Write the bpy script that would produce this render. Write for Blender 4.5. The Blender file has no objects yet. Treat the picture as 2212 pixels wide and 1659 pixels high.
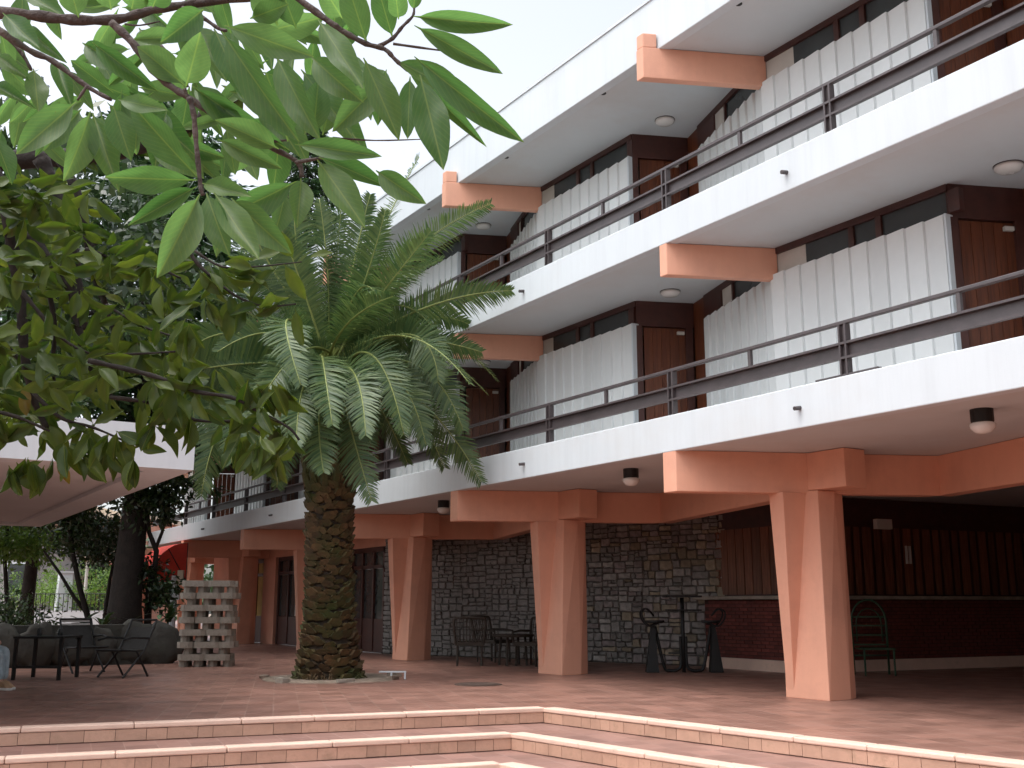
import bpy, bmesh, math, random
from mathutils import Vector, Matrix, Euler, noise
R = math.radians
random.seed(7)
sc = bpy.context.scene
COL = sc.collection

# ------------------------------------------------------------------ camera
PITCH, YAW, EYE, FPX = R(11.726), R(32.159), 1.17, 2300.0
cd = bpy.data.cameras.new('camera'); cam = bpy.data.objects.new('camera', cd); COL.objects.link(cam)
cd.sensor_width = 36.0; cd.lens = 36.0 * FPX / 2212.0; cd.clip_start = 0.1; cd.clip_end = 600
cam.location = (0, 0, EYE); cam.rotation_euler = (R(90) + PITCH, 0, -YAW)
sc.camera = cam
# ------------------------------------------------------------------ world, sun, exposure
SUN_AZ, SUN_EL = R(-90), R(66)          # direction the light comes from: azimuth from +Y towards +X
w = bpy.data.worlds.new('World'); sc.world = w; w.use_nodes = True
nt = w.node_tree; nt.nodes.clear()
wo = nt.nodes.new('ShaderNodeOutputWorld'); bg = nt.nodes.new('ShaderNodeBackground')
sky = nt.nodes.new('ShaderNodeTexSky'); sky.sky_type = 'NISHITA'; sky.sun_disc = False
sky.sun_elevation = SUN_EL; sky.sun_rotation = SUN_AZ
sky.air_density = 1.0; sky.dust_density = 4.0; sky.ozone_density = 1.0; sky.altitude = 0
hsv = nt.nodes.new('ShaderNodeHueSaturation'); hsv.inputs['Saturation'].default_value = 0.32
nt.links.new(sky.outputs[0], hsv.inputs['Color']); nt.links.new(hsv.outputs[0], bg.inputs['Color'])
bg.inputs['Strength'].default_value = 0.15
nt.links.new(bg.outputs[0], wo.inputs[0])
sl = bpy.data.lights.new('sun', 'SUN'); sun = bpy.data.objects.new('sun', sl); COL.objects.link(sun)
sl.energy = 0.5; sl.angle = R(60); sl.color = (1.0, 0.975, 0.94)
sd = Vector((math.sin(SUN_AZ) * math.cos(SUN_EL), math.cos(SUN_AZ) * math.cos(SUN_EL), math.sin(SUN_EL)))
sun.rotation_euler = sd.to_track_quat('Z', 'Y').to_euler()
sc.view_settings.view_transform = 'Standard'; sc.view_settings.look = 'None'
sc.view_settings.exposure = 1.27; sc.view_settings.gamma = 1.0; sc.view_settings.use_curve_mapping = False
try:
    sc.cycles.max_bounces = 5; sc.cycles.diffuse_bounces = 3; sc.cycles.glossy_bounces = 2; sc.cycles.transmission_bounces = 3; sc.cycles.transparent_max_bounces = 4; sc.cycles.caustics_reflective = False; sc.cycles.caustics_refractive = False
    sc.cycles.use_denoising = True; sc.cycles.adaptive_threshold = 0.02
except Exception:
    pass

# ------------------------------------------------------------------ geometry helpers
_h = Vector((math.sin(YAW), math.cos(YAW), 0)); RT = Vector((math.cos(YAW), -math.sin(YAW), 0))
FW = _h * math.cos(PITCH) + Vector((0, 0, math.sin(PITCH))); UP = -_h * math.sin(PITCH) + Vector((0, 0, math.cos(PITCH)))
CAM = Vector((0, 0, EYE))
def ray(x, y): return FW + RT * ((x - 1106.0) / FPX) - UP * ((y - 829.5) / FPX)
def at(x, y, d): return CAM + ray(x, y) * d
def onz(x, y, z=0.0):
    r = ray(x, y); return CAM + r * ((z - EYE) / r.z)

def onx(x, y, X):
    r = ray(x, y); return CAM + r * (X / r.x)
def V(*a): return Vector(a)
class MB:
    def __init__(s): s.v = []; s.f = []
    def add(s, vs, fs):
        o = len(s.v); s.v.extend([tuple(v) for v in vs]); s.f.extend([tuple(i + o for i in f) for f in fs]); return s
    def box(s, c, d, rz=0.0, rot=None):
        hx, hy, hz = d[0] / 2, d[1] / 2, d[2] / 2
        m = rot if rot is not None else Matrix.Rotation(rz, 3, 'Z')
        c = Vector(c)
        vs = [c + m @ Vector((x * hx, y * hy, z * hz)) for z in (-1, 1) for x, y in ((-1, -1), (1, -1), (1, 1), (-1, 1))]
        return s.add(vs, [(3, 2, 1, 0), (4, 5, 6, 7), (0, 1, 5, 4), (1, 2, 6, 5), (2, 3, 7, 6), (3, 0, 4, 7)])
    def bbox(s, a, b):
        return s.box(((a[0] + b[0]) / 2, (a[1] + b[1]) / 2, (a[2] + b[2]) / 2), (abs(b[0] - a[0]), abs(b[1] - a[1]), abs(b[2] - a[2])))
    def loft(s, A, B):
        n = len(A)
        return s.add(list(A) + list(B), [tuple(range(n - 1, -1, -1)), tuple(range(n, 2 * n))] +
                     [(i, (i + 1) % n, n + (i + 1) % n, n + i) for i in range(n)])
    def prism(s, poly, z0, z1):   # poly counter-clockwise from above
        return s.loft([(p[0], p[1], z0) for p in poly], [(p[0], p[1], z1) for p in poly])
    def wallseg(s, a, b, t, z0, z1):   # vertical board from a to b, thickness t to the left of a->b
        a = Vector(a[:2]); b = Vector(b[:2]); d = (b - a).normalized(); n = Vector((-d.y, d.x)) * t
        p = [a, b, b + n, a + n]
        if t < 0: p = p[::-1]
        return s.prism([(q.x, q.y) for q in p], z0, z1)
    def tube(s, path, rad, n=8, cap=True):
        path = [Vector(p) for p in path]; k = len(path)
        if not hasattr(rad, '__len__'): rad = [rad] * k
        rings = []; ref = Vector((0.13, 0.31, 0.94)).normalized(); base = len(s.v)
        prev = None
        for i, p in enumerate(path):
            t = (path[min(i + 1, k - 1)] - path[max(i - 1, 0)])
            t = t.normalized() if t.length > 1e-9 else Vector((0, 0, 1))
            if prev is None:
                u = t.cross(ref)
                if u.length < 1e-3: u = t.cross(Vector((1, 0, 0)))
            else:
                u = prev - t * prev.dot(t)
                if u.length < 1e-4: u = t.cross(ref)
            u.normalize(); prev = u; v = t.cross(u)
            for j in range(n):
                a = 2 * math.pi * j / n
                s.v.append(tuple(p + (u * math.cos(a) + v * math.sin(a)) * rad[i]))
        for i in range(k - 1):
            for j in range(n):
                a = base + i * n + j; b = base + i * n + (j + 1) % n
                s.f.append((a, b, b + n, a + n))
        if cap:
            s.f.append(tuple(base + j for j in range(n - 1, -1, -1))); s.f.append(tuple(base + (k - 1) * n + j for j in range(n)))
        return s
    def lathe(s, c, prof, n=16):      # prof [(r,z)] bottom to top
        c = Vector(c); base = len(s.v)
        for r, z in prof:
            for j in range(n):
                a = 2 * math.pi * j / n; s.v.append((c.x + r * math.cos(a), c.y + r * math.sin(a), c.z + z))
        for i in range(len(prof) - 1):
            for j in range(n):
                a = base + i * n + j; b = base + i * n + (j + 1) % n; s.f.append((a, b, b + n, a + n))
        s.f.append(tuple(base + j for j in range(n - 1, -1, -1))); m = base + (len(prof) - 1) * n
        s.f.append(tuple(m + j for j in range(n)))
        return s
    def addmesh(s, vs, fs, M):
        return s.add([M @ Vector(v) for v in vs], fs)
    def mesh(s, name, mat, off=(0, 0, 0), smooth=False):
        me = bpy.data.meshes.new(name); ox, oy, oz = off
        me.from_pydata([(v[0] - ox, v[1] - oy, v[2] - oz) for v in s.v], [], s.f)
        if mat: me.materials.append(mat)
        if smooth: me.shade_smooth()
        me.update(); return me
    def build(s, name, mat, parent=None, smooth=False, bevel=0):
        off = wloc(parent) if parent else Vector((0, 0, 0))
        o = bpy.data.objects.new(name, s.mesh(name, mat, off, smooth)); COL.objects.link(o)
        if parent: o.parent = parent
        if bevel:
            b = o.modifiers.new('bevel', 'BEVEL'); b.width = bevel; b.segments = 2; b.limit_method = 'ANGLE'; b.angle_limit = R(40)
        return o
def wloc(o):
    p = Vector((0, 0, 0))
    while o is not None: p += o.location; o = o.parent
    return p
def tag(o, label=None, cat=None, group=None, kind=None):
    if label: o['label'] = label
    if cat: o['category'] = cat
    if group: o['group'] = group
    if kind: o['kind'] = kind
    return o
def thing(name, loc, label, cat, group=None):
    o = bpy.data.objects.new(name, None); COL.objects.link(o); o.location = loc; o.empty_display_size = 0.2
    return tag(o, label, cat, group)
def inst(name, me, parent, loc, rz=0.0, scale=None, rot=None):
    o = bpy.data.objects.new(name, me); COL.objects.link(o); o.parent = parent
    o.location = Vector(loc) - wloc(parent)
    if rot is not None: o.rotation_euler = rot
    else: o.rotation_euler = (0, 0, rz)
    if scale: o.scale = scale
    return o
def copy_tree(o, loc, rz=None, parent=None):
    c = o.copy(); COL.objects.link(c); c.parent = parent
    if loc is not None: c.location = loc
    if rz is not None: c.rotation_euler = (0, 0, rz)
    for ch in list(o.children): copy_tree(ch, None, None, c)
    return c

# ------------------------------------------------------------------ materials
def mat(name, col, rough=0.6, var=0.12, vscale=3.0, bump=0.0, bscale=40.0, spec=0.5, metal=0.0, dirt=None, dscale=1.2, dlo=0.52, dhi=0.75, objvar=0.0, coords='Object', streak=0.0):
    m = bpy.data.materials.new(name); m.use_nodes = True; n = m.node_tree.nodes; L = m.node_tree.links
    b = n['Principled BSDF']; b.inputs['Roughness'].default_value = rough; b.inputs['Metallic'].default_value = metal
    b.inputs['Specular IOR Level'].default_value = spec
    tc = n.new('ShaderNodeNewGeometry') if coords == 'World' else n.new('ShaderNodeTexCoord')
    src = tc.outputs['Position'] if coords == 'World' else tc.outputs['Object']
    nz = n.new('ShaderNodeTexNoise'); nz.inputs['Scale'].default_value = vscale; nz.inputs['Detail'].default_value = 6; nz.inputs['Roughness'].default_value = 0.6
    L.new(src, nz.inputs['Vector'])
    rp = n.new('ShaderNodeValToRGB'); rp.color_ramp.elements[0].position = 0.3; rp.color_ramp.elements[1].position = 0.7
    c0 = [max(0, c * (1 - var)) for c in col]; c1 = [min(1, c * (1 + var)) for c in col]
    rp.color_ramp.elements[0].color = (*c0, 1); rp.color_ramp.elements[1].color = (*c1, 1)
    L.new(nz.outputs['Fac'], rp.inputs['Fac']); out = rp.outputs['Color']
    if objvar:
        oi = n.new('ShaderNodeObjectInfo'); mr = n.new('ShaderNodeMapRange'); mr.inputs['To Min'].default_value = 1 - objvar; mr.inputs['To Max'].default_value = 1 + objvar
        L.new(oi.outputs['Random'], mr.inputs['Value']); hv = n.new('ShaderNodeHueSaturation'); L.new(mr.outputs[0], hv.inputs['Value']); L.new(out, hv.inputs['Color']); out = hv.outputs['Color']
    if dirt:
        n2 = n.new('ShaderNodeTexNoise'); n2.inputs['Scale'].default_value = dscale; n2.inputs['Detail'].default_value = 8; n2.inputs['Roughness'].default_value = 0.7; L.new(src, n2.inputs['Vector'])
        r2 = n.new('ShaderNodeValToRGB'); r2.color_ramp.elements[0].position = dlo; r2.color_ramp.elements[1].position = dhi
        r2.color_ramp.elements[0].color = (0, 0, 0, 1); r2.color_ramp.elements[1].color = (1, 1, 1, 1); L.new(n2.outputs['Fac'], r2.inputs['Fac'])
        mx = n.new('ShaderNodeMix'); mx.data_type = 'RGBA'; L.new(r2.outputs['Color'], mx.inputs['Factor']); L.new(out, mx.inputs['A']); mx.inputs['B'].default_value = (*dirt, 1); out = mx.outputs['Result']
    if streak:
        mp = n.new('ShaderNodeMapping'); mp.inputs['Scale'].default_value = (5.0, 5.0, 0.35); L.new(src, mp.inputs['Vector']); n4 = n.new('ShaderNodeTexNoise'); n4.inputs['Scale'].default_value = 1.0; n4.inputs['Detail'].default_value = 7; n4.inputs['Roughness'].default_value = 0.7; L.new(mp.outputs[0], n4.inputs['Vector'])
        r4 = n.new('ShaderNodeMapRange'); r4.inputs['From Min'].default_value = 0.45; r4.inputs['From Max'].default_value = 0.8; r4.inputs['To Min'].default_value = 1.0; r4.inputs['To Max'].default_value = 1.0 - streak * 2; L.new(n4.outputs['Fac'], r4.inputs['Value'])
        h4 = n.new('ShaderNodeHueSaturation'); L.new(out, h4.inputs['Color']); L.new(r4.outputs[0], h4.inputs['Value']); out = h4.outputs['Color']
    L.new(out, b.inputs['Base Color'])
    rm = n.new('ShaderNodeMapRange'); rm.inputs['To Min'].default_value = max(0.02, rough - 0.08); rm.inputs['To Max'].default_value = min(1, rough + 0.08); L.new(nz.outputs['Fac'], rm.inputs['Value']); L.new(rm.outputs[0], b.inputs['Roughness'])
    if bump:
        nb = n.new('ShaderNodeTexNoise'); nb.inputs['Scale'].default_value = bscale; nb.inputs['Detail'].default_value = 5; L.new(src, nb.inputs['Vector'])
        bp = n.new('ShaderNodeBump'); bp.inputs['Strength'].default_value = bump; bp.inputs['Distance'].default_value = 0.02; L.new(nb.outputs['Fac'], bp.inputs['Height']); L.new(bp.outputs[0], b.inputs['Normal'])
    return m
def wood(name, c0, c1, rough=0.45, objvar=0.2):
    m = bpy.data.materials.new(name); m.use_nodes = True; n = m.node_tree.nodes; L = m.node_tree.links; b = n['Principled BSDF']
    b.inputs['Roughness'].default_value = rough
    tc = n.new('ShaderNodeTexCoord'); mp = n.new('ShaderNodeMapping'); mp.inputs['Scale'].default_value = (18, 18, 1.1); L.new(tc.outputs['Object'], mp.inputs['Vector'])
    oi = n.new('ShaderNodeObjectInfo'); vm = n.new('ShaderNodeVectorMath'); vm.operation = 'ADD'; L.new(mp.outputs[0], vm.inputs[0]); L.new(oi.outputs['Random'], vm.inputs[1])
    nz = n.new('ShaderNodeTexNoise'); nz.inputs['Scale'].default_value = 1.6; nz.inputs['Detail'].default_value = 7; nz.inputs['Distortion'].default_value = 0.6; L.new(vm.outputs[0], nz.inputs['Vector'])
    rp = n.new('ShaderNodeValToRGB'); rp.color_ramp.elements[0].position = 0.35; rp.color_ramp.elements[1].position = 0.68; rp.color_ramp.elements[0].color = (*c0, 1); rp.color_ramp.elements[1].color = (*c1, 1); L.new(nz.outputs['Fac'], rp.inputs['Fac'])
    mr = n.new('ShaderNodeMapRange'); mr.inputs['To Min'].default_value = 1 - objvar; mr.inputs['To Max'].default_value = 1 + objvar; L.new(oi.outputs['Random'], mr.inputs['Value'])
    hv = n.new('ShaderNodeHueSaturation'); L.new(rp.outputs['Color'], hv.inputs['Color']); L.new(mr.outputs[0], hv.inputs['Value']); L.new(hv.outputs['Color'], b.inputs['Base Color'])
    bp = n.new('ShaderNodeBump'); bp.inputs['Strength'].default_value = 0.15; bp.inputs['Distance'].default_value = 0.005; L.new(nz.outputs['Fac'], bp.inputs['Height']); L.new(bp.outputs[0], b.inputs['Normal'])
    return m
def leafmat(name, c0, c1, accent=None, acc_at=0.93, transl=0.4, rough=0.35, vein=True, spec=0.5):
    m = bpy.data.materials.new(name); m.use_nodes = True; n = m.node_tree.nodes; L = m.node_tree.links; b = n['Principled BSDF']
    oi = n.new('ShaderNodeObjectInfo'); ge = n.new('ShaderNodeNewGeometry'); ad = n.new('ShaderNodeMath'); ad.operation = 'ADD'; L.new(oi.outputs['Random'], ad.inputs[0]); L.new(ge.outputs['Random Per Island'], ad.inputs[1])
    fr = n.new('ShaderNodeMath'); fr.operation = 'FRACT'; L.new(ad.outputs[0], fr.inputs[0])
    rp = n.new('ShaderNodeValToRGB'); e = rp.color_ramp.elements; e[0].position = 0.0; e[0].color = (*c0, 1); e[1].position = 0.985 if accent else 1.0; e[1].color = (*c1, 1)
    if accent: x = e.new(acc_at); x.color = (*accent, 1)
    L.new(fr.outputs[0], rp.inputs['Fac'])
    tc = n.new('ShaderNodeTexCoord'); nz = n.new('ShaderNodeTexNoise'); nz.inputs['Scale'].default_value = 6; nz.inputs['Detail'].default_value = 4; L.new(tc.outputs['Object'], nz.inputs['Vector'])
    mr = n.new('ShaderNodeMapRange'); mr.inputs['To Min'].default_value = 0.78; mr.inputs['To Max'].default_value = 1.22; L.new(nz.outputs['Fac'], mr.inputs['Value'])
    hv = n.new('ShaderNodeHueSaturation'); L.new(rp.outputs['Color'], hv.inputs['Color']); L.new(mr.outputs[0], hv.inputs['Value'])
    if vein:
        sp = n.new('ShaderNodeSeparateXYZ'); L.new(tc.outputs['Object'], sp.inputs[0]); ab = n.new('ShaderNodeMath'); ab.operation = 'ABSOLUTE'; L.new(sp.outputs['Y'], ab.inputs[0])
        vr = n.new('ShaderNodeMapRange'); vr.inputs['From Min'].default_value = 0.012; vr.inputs['From Max'].default_value = 0.032; vr.inputs['To Min'].default_value = 0.55; vr.inputs['To Max'].default_value = 0.0; L.new(ab.outputs[0], vr.inputs['Value'])
        k1 = n.new('ShaderNodeMath'); k1.operation = 'MULTIPLY'; L.new(ab.outputs[0], k1.inputs[0]); k1.inputs[1].default_value = -52.0
        k2 = n.new('ShaderNodeMath'); k2.operation = 'MULTIPLY_ADD'; L.new(sp.outputs['X'], k2.inputs[0]); k2.inputs[1].default_value = 82.0; L.new(k1.outputs[0], k2.inputs[2]); k3 = n.new('ShaderNodeMath'); k3.operation = 'SINE'; L.new(k2.outputs[0], k3.inputs[0])
        k4 = n.new('ShaderNodeMapRange'); k4.inputs['From Min'].default_value = 0.55; k4.inputs['From Max'].default_value = 1.0; k4.inputs['To Max'].default_value = 0.14; L.new(k3.outputs[0], k4.inputs['Value']); k5 = n.new('ShaderNodeMath'); k5.operation = 'MAXIMUM'; L.new(vr.outputs[0], k5.inputs[0]); L.new(k4.outputs[0], k5.inputs[1])
        vx = n.new('ShaderNodeMix'); vx.data_type = 'RGBA'; L.new(k5.outputs[0], vx.inputs['Factor']); L.new(hv.outputs['Color'], vx.inputs['A']); vx.inputs['B'].default_value = (c1[0] * 2.0, c1[1] * 1.6, c1[2] * 1.3, 1)
        sn = n.new('ShaderNodeTexNoise'); sn.inputs['Scale'].default_value = 11; sn.inputs['Detail'].default_value = 3; vo = n.new('ShaderNodeVectorMath'); vo.operation = 'ADD'; L.new(tc.outputs['Object'], vo.inputs[0]); L.new(oi.outputs['Random'], vo.inputs[1]); vs_ = n.new('ShaderNodeVectorMath'); vs_.operation = 'SCALE'; vs_.inputs['Scale'].default_value = 1.7; L.new(vo.outputs[0], vs_.inputs[0]); L.new(vs_.outputs[0], sn.inputs['Vector'])
        sr = n.new('ShaderNodeMapRange'); sr.inputs['From Min'].default_value = 0.68; sr.inputs['From Max'].default_value = 0.76; sr.inputs['To Max'].default_value = 0.6; L.new(sn.outputs['Fac'], sr.inputs['Value'])
        sx = n.new('ShaderNodeMix'); sx.data_type = 'RGBA'; L.new(sr.outputs[0], sx.inputs['Factor']); L.new(vx.outputs['Result'], sx.inputs['A']); sx.inputs['B'].default_value = (0.11, 0.085, 0.03, 1)
        h2 = n.new('ShaderNodeHueSaturation'); L.new(sx.outputs['Result'], h2.inputs['Color']); hv = h2
    L.new(hv.outputs['Color'], b.inputs['Base Color']); b.inputs['Roughness'].default_value = rough; b.inputs['Specular IOR Level'].default_value = spec
    tr = n.new('ShaderNodeBsdfTranslucent'); ht = n.new('ShaderNodeHueSaturation'); ht.inputs['Value'].default_value = 1.5; ht.inputs['Saturation'].default_value = 1.1; L.new(hv.outputs['Color'], ht.inputs['Color']); L.new(ht.outputs['Color'], tr.inputs['Color'])
    ms = n.new('ShaderNodeMixShader'); ms.inputs[0].default_value = transl; L.new(b.outputs[0], ms.inputs[1]); L.new(tr.outputs[0], ms.inputs[2])
    L.new(ms.outputs[0], n['Material Output'].inputs['Surface'])
    return m

PEACH = mat('peach_paint', (0.72, 0.368, 0.252), 0.7, 0.07, 0.8, bump=0.10, bscale=45, dirt=(0.56, 0.29, 0.21), dscale=0.9, dlo=0.5, dhi=0.9, coords='World', streak=0.03)
WHITE = mat('white_paint', (0.585, 0.635, 0.665), 0.7, 0.03, 0.7, bump=0.04, bscale=50, dirt=(0.56, 0.575, 0.575), dscale=0.5, dlo=0.52, dhi=0.9, coords='World', streak=0.045)
SOFFIT = mat('soffit_paint', (0.56, 0.595, 0.61), 0.85, 0.05, 0.5, bump=0.04, bscale=30, dirt=(0.5, 0.47, 0.44), dscale=0.4, dlo=0.5, dhi=0.9, coords='World')
PANEL = mat('white_panel_paint', (0.715, 0.74, 0.74), 0.6, 0.04, 2.0, bump=0.03, objvar=0.05)
CONC = mat('grey_concrete', (0.31, 0.275, 0.23), 0.85, 0.2, 3.0, bump=0.3, bscale=25, dirt=(0.14, 0.12, 0.10), dscale=2.5)
FRAME = mat('dark_wood_frame', (0.060, 0.020, 0.015), 0.45, 0.25, 6, bump=0.05)
DOOR = wood('red_brown_wood', (0.085, 0.023, 0.010), (0.155, 0.045, 0.017), 0.4, 0.07)
SLATW = wood('bar_panel_wood', (0.13, 0.046, 0.025), (0.24, 0.095, 0.052), 0.5, 0.25)
METAL = mat('railing_metal', (0.070, 0.058, 0.060), 0.45, 0.2, 4, bump=0.05)
BLACKM = mat('black_metal', (0.014, 0.014, 0.014), 0.55, 0.2, 5, spec=0.35)
GLASS = mat('dark_glass', (0.045, 0.052, 0.054), 0.12, 0.3, 1.0, spec=0.5)
CURT = mat('pale_blind', (0.56, 0.54, 0.50), 0.8, 0.08, 2.0)
LAMPG = mat('opal_lamp_glass', (0.70, 0.69, 0.66), 0.25, 0.04, 3.0)
NOSE = mat('nosing_cement', (0.72, 0.52, 0.42), 0.7, 0.08, 3.0, bump=0.15, bscale=30, dirt=(0.38, 0.27, 0.21), dscale=3, dlo=0.6, dhi=0.85, coords='World')
RISER = mat('riser_tile', (0.50, 0.31, 0.225), 0.6, 0.16, 4.0, bump=0.15, bscale=30, dirt=(0.24, 0.16, 0.105), dscale=4.0, dlo=0.52, dhi=0.8, objvar=0.12, coords='World')
JOINT = mat('dark_joint', (0.085, 0.055, 0.042), 0.9, 0.3, 8)
STONES = [mat('stone_grey', (0.31, 0.295, 0.28), 0.85, 0.25, 9, bump=0.5, bscale=22, objvar=0.3),
          mat('stone_tan', (0.33, 0.28, 0.21), 0.85, 0.25, 9, bump=0.5, bscale=22, objvar=0.3),
          mat('stone_mauve', (0.30, 0.262, 0.255), 0.85, 0.25, 9, bump=0.5, bscale=22, objvar=0.3)]
MORTAR = mat('stone_mortar', (0.12, 0.11, 0.10), 0.95, 0.3, 8, bump=0.3)
BRICK = mat('dark_red_brick', (0.15, 0.032, 0.024), 0.7, 0.3, 8, bump=0.3, bscale=40, objvar=0.3)
BRICKM = mat('brick_mortar', (0.055, 0.022, 0.017), 0.9, 0.2, 8)
BARK = mat('magnolia_bark', (0.085, 0.065, 0.058), 0.9, 0.4, 14, bump=0.8, bscale=40)
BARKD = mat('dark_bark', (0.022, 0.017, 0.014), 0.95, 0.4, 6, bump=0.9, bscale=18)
BOOT = mat('palm_leaf_base', (0.085, 0.050, 0.021), 0.85, 0.35, 9, bump=0.6, bscale=30, dirt=(0.044, 0.060, 0.012), dscale=1.3, dlo=0.42, dhi=0.66, objvar=0.45, coords='World')
BOOTD = mat('palm_fibre', (0.034, 0.024, 0.015), 0.95, 0.4, 12, bump=0.9, bscale=40)
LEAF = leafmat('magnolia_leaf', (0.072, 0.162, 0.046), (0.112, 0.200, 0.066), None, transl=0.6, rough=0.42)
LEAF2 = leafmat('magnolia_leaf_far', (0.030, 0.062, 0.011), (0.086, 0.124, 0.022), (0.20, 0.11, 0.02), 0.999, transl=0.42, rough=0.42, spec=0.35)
FROND = leafmat('palm_leaflet', (0.044, 0.094, 0.034), (0.118, 0.170, 0.056), None, transl=0.3, rough=0.42, vein=False)
RACH = mat('palm_rachis', (0.20, 0.24, 0.065), 0.5, 0.2, 5)
CONIF = leafmat('conifer_spray', (0.018, 0.050, 0.018), (0.062, 0.125, 0.042), None, transl=0.25, rough=0.5, vein=False)
DARKLEAF = leafmat('dark_broadleaf', (0.016, 0.034, 0.012), (0.042, 0.074, 0.022), None, transl=0.2, rough=0.3, vein=False)
BRIGHTLEAF = leafmat('bright_garden_leaf', (0.075, 0.150, 0.030), (0.16, 0.26, 0.055), None, transl=0.4, rough=0.45, vein=False)
WICKER = mat('dark_wicker', (0.045, 0.033, 0.024), 0.6, 0.4, 30, bump=0.6, bscale=120)
GREENM = mat('green_metal', (0.022, 0.060, 0.030), 0.45, 0.25, 6)
RED = mat('red_awning_canvas', (0.50, 0.035, 0.018), 0.75, 0.15, 3.0, bump=0.1)
PINK = mat('pink_plaster', (0.62, 0.30, 0.21), 0.8, 0.1, 1.5, bump=0.1)
GREYW = mat('grey_plaster', (0.30, 0.30, 0.29), 0.8, 0.1, 1.5, bump=0.1)
CREAM = mat('cream_plaster', (0.62, 0.52, 0.40), 0.8, 0.1, 1.5, bump=0.1)
ROCK = mat('rough_rock', (0.060, 0.058, 0.050), 0.9, 0.35, 3.5, bump=0.9, bscale=9, dirt=(0.05, 0.055, 0.04), dscale=1.7)
SAND = mat('pale_gravel_cement', (0.27, 0.21, 0.165), 0.95, 0.2, 8, bump=0.6, bscale=50, dirt=(0.15, 0.12, 0.085), dscale=2.2, dlo=0.45, dhi=0.7)
# ------------------------------------------------------------------ terrace, steps and lower court
def tilemat(name, base, grout, rough, size, rotz):
    m = bpy.data.materials.new(name); m.use_nodes = True; n = m.node_tree.nodes; L = m.node_tree.links; b = n['Principled BSDF']
    ge = n.new('ShaderNodeNewGeometry'); mp = n.new('ShaderNodeMapping'); mp.inputs['Rotation'].default_value = (0, 0, rotz); L.new(ge.outputs['Position'], mp.inputs['Vector'])
    br = n.new('ShaderNodeTexBrick'); br.offset = 0.0; br.inputs['Scale'].default_value = 1.0
    br.inputs['Brick Width'].default_value = size; br.inputs['Row Height'].default_value = size; br.inputs['Mortar Size'].default_value = 0.006; br.inputs['Mortar Smooth'].default_value = 0.2
    br.inputs['Color1'].default_value = (*[c * 0.82 for c in base], 1); br.inputs['Color2'].default_value = (*[min(1, c * 1.18) for c in base], 1); br.inputs['Mortar'].default_value = (*grout, 1)
    L.new(mp.outputs[0], br.inputs['Vector'])
    nz = n.new('ShaderNodeTexNoise'); nz.inputs['Scale'].default_value = 0.7; nz.inputs['Detail'].default_value = 8; nz.inputs['Roughness'].default_value = 0.65; L.new(ge.outputs['Position'], nz.inputs['Vector'])
    mr = n.new('ShaderNodeMapRange'); mr.inputs['From Min'].default_value = 0.3; mr.inputs['From Max'].default_value = 0.7; mr.inputs['To Min'].default_value = 0.82; mr.inputs['To Max'].default_value = 1.15; L.new(nz.outputs['Fac'], mr.inputs['Value'])
    hv = n.new('ShaderNodeHueSaturation'); L.new(br.outputs['Color'], hv.inputs['Color']); L.new(mr.outputs[0], hv.inputs['Value']); L.new(hv.outputs['Color'], b.inputs['Base Color'])
    n2 = n.new('ShaderNodeTexNoise'); n2.inputs['Scale'].default_value = 2.2; n2.inputs['Detail'].default_value = 7; L.new(ge.outputs['Position'], n2.inputs['Vector'])
    rr = n.new('ShaderNodeMapRange'); rr.inputs['From Min'].default_value = 0.3; rr.inputs['From Max'].default_value = 0.7; rr.inputs['To Min'].default_value = rough - 0.12; rr.inputs['To Max'].default_value = rough + 0.14; L.new(n2.outputs['Fac'], rr.inputs['Value']); L.new(rr.outputs[0], b.inputs['Roughness'])
    iv = n.new('ShaderNodeMath'); iv.operation = 'SUBTRACT'; iv.inputs[0].default_value = 1.0; L.new(br.outputs['Fac'], iv.inputs[1])
    n3 = n.new('ShaderNodeTexNoise'); n3.inputs['Scale'].default_value = 5; L.new(ge.outputs['Position'], n3.inputs['Vector'])
    ad = n.new('ShaderNodeMath'); ad.operation = 'MULTIPLY_ADD'; L.new(n3.outputs['Fac'], ad.inputs[0]); ad.inputs[1].default_value = 0.8; L.new(iv.outputs[0], ad.inputs[2])
    bp = n.new('ShaderNodeBump'); bp.inputs['Strength'].default_value = 0.35; bp.inputs['Distance'].default_value = 0.004; L.new(ad.outputs[0], bp.inputs['Height']); L.new(bp.outputs[0], b.inputs['Normal'])
    return m
TILE = tilemat('terracotta_tile', (0.265, 0.140, 0.108), (0.33, 0.21, 0.17), 0.40, 0.3, R(20))
TREAD = tilemat('tread_tile', (0.30, 0.17, 0.14), (0.36, 0.23, 0.195), 0.45, 0.3, R(10))

EDGES = [  # (z top, far left point, corner, right end)
    (0.0, (-16.0, 14.91), (7.14, 10.66), (8.35, -0.6)),
    (-0.16, (-16.0, 13.60), (6.25, 9.95), (7.10, 1.97)),
    (-0.32, (-16.0, 12.75), (5.61, 9.14), (6.35, 2.10))]
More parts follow.
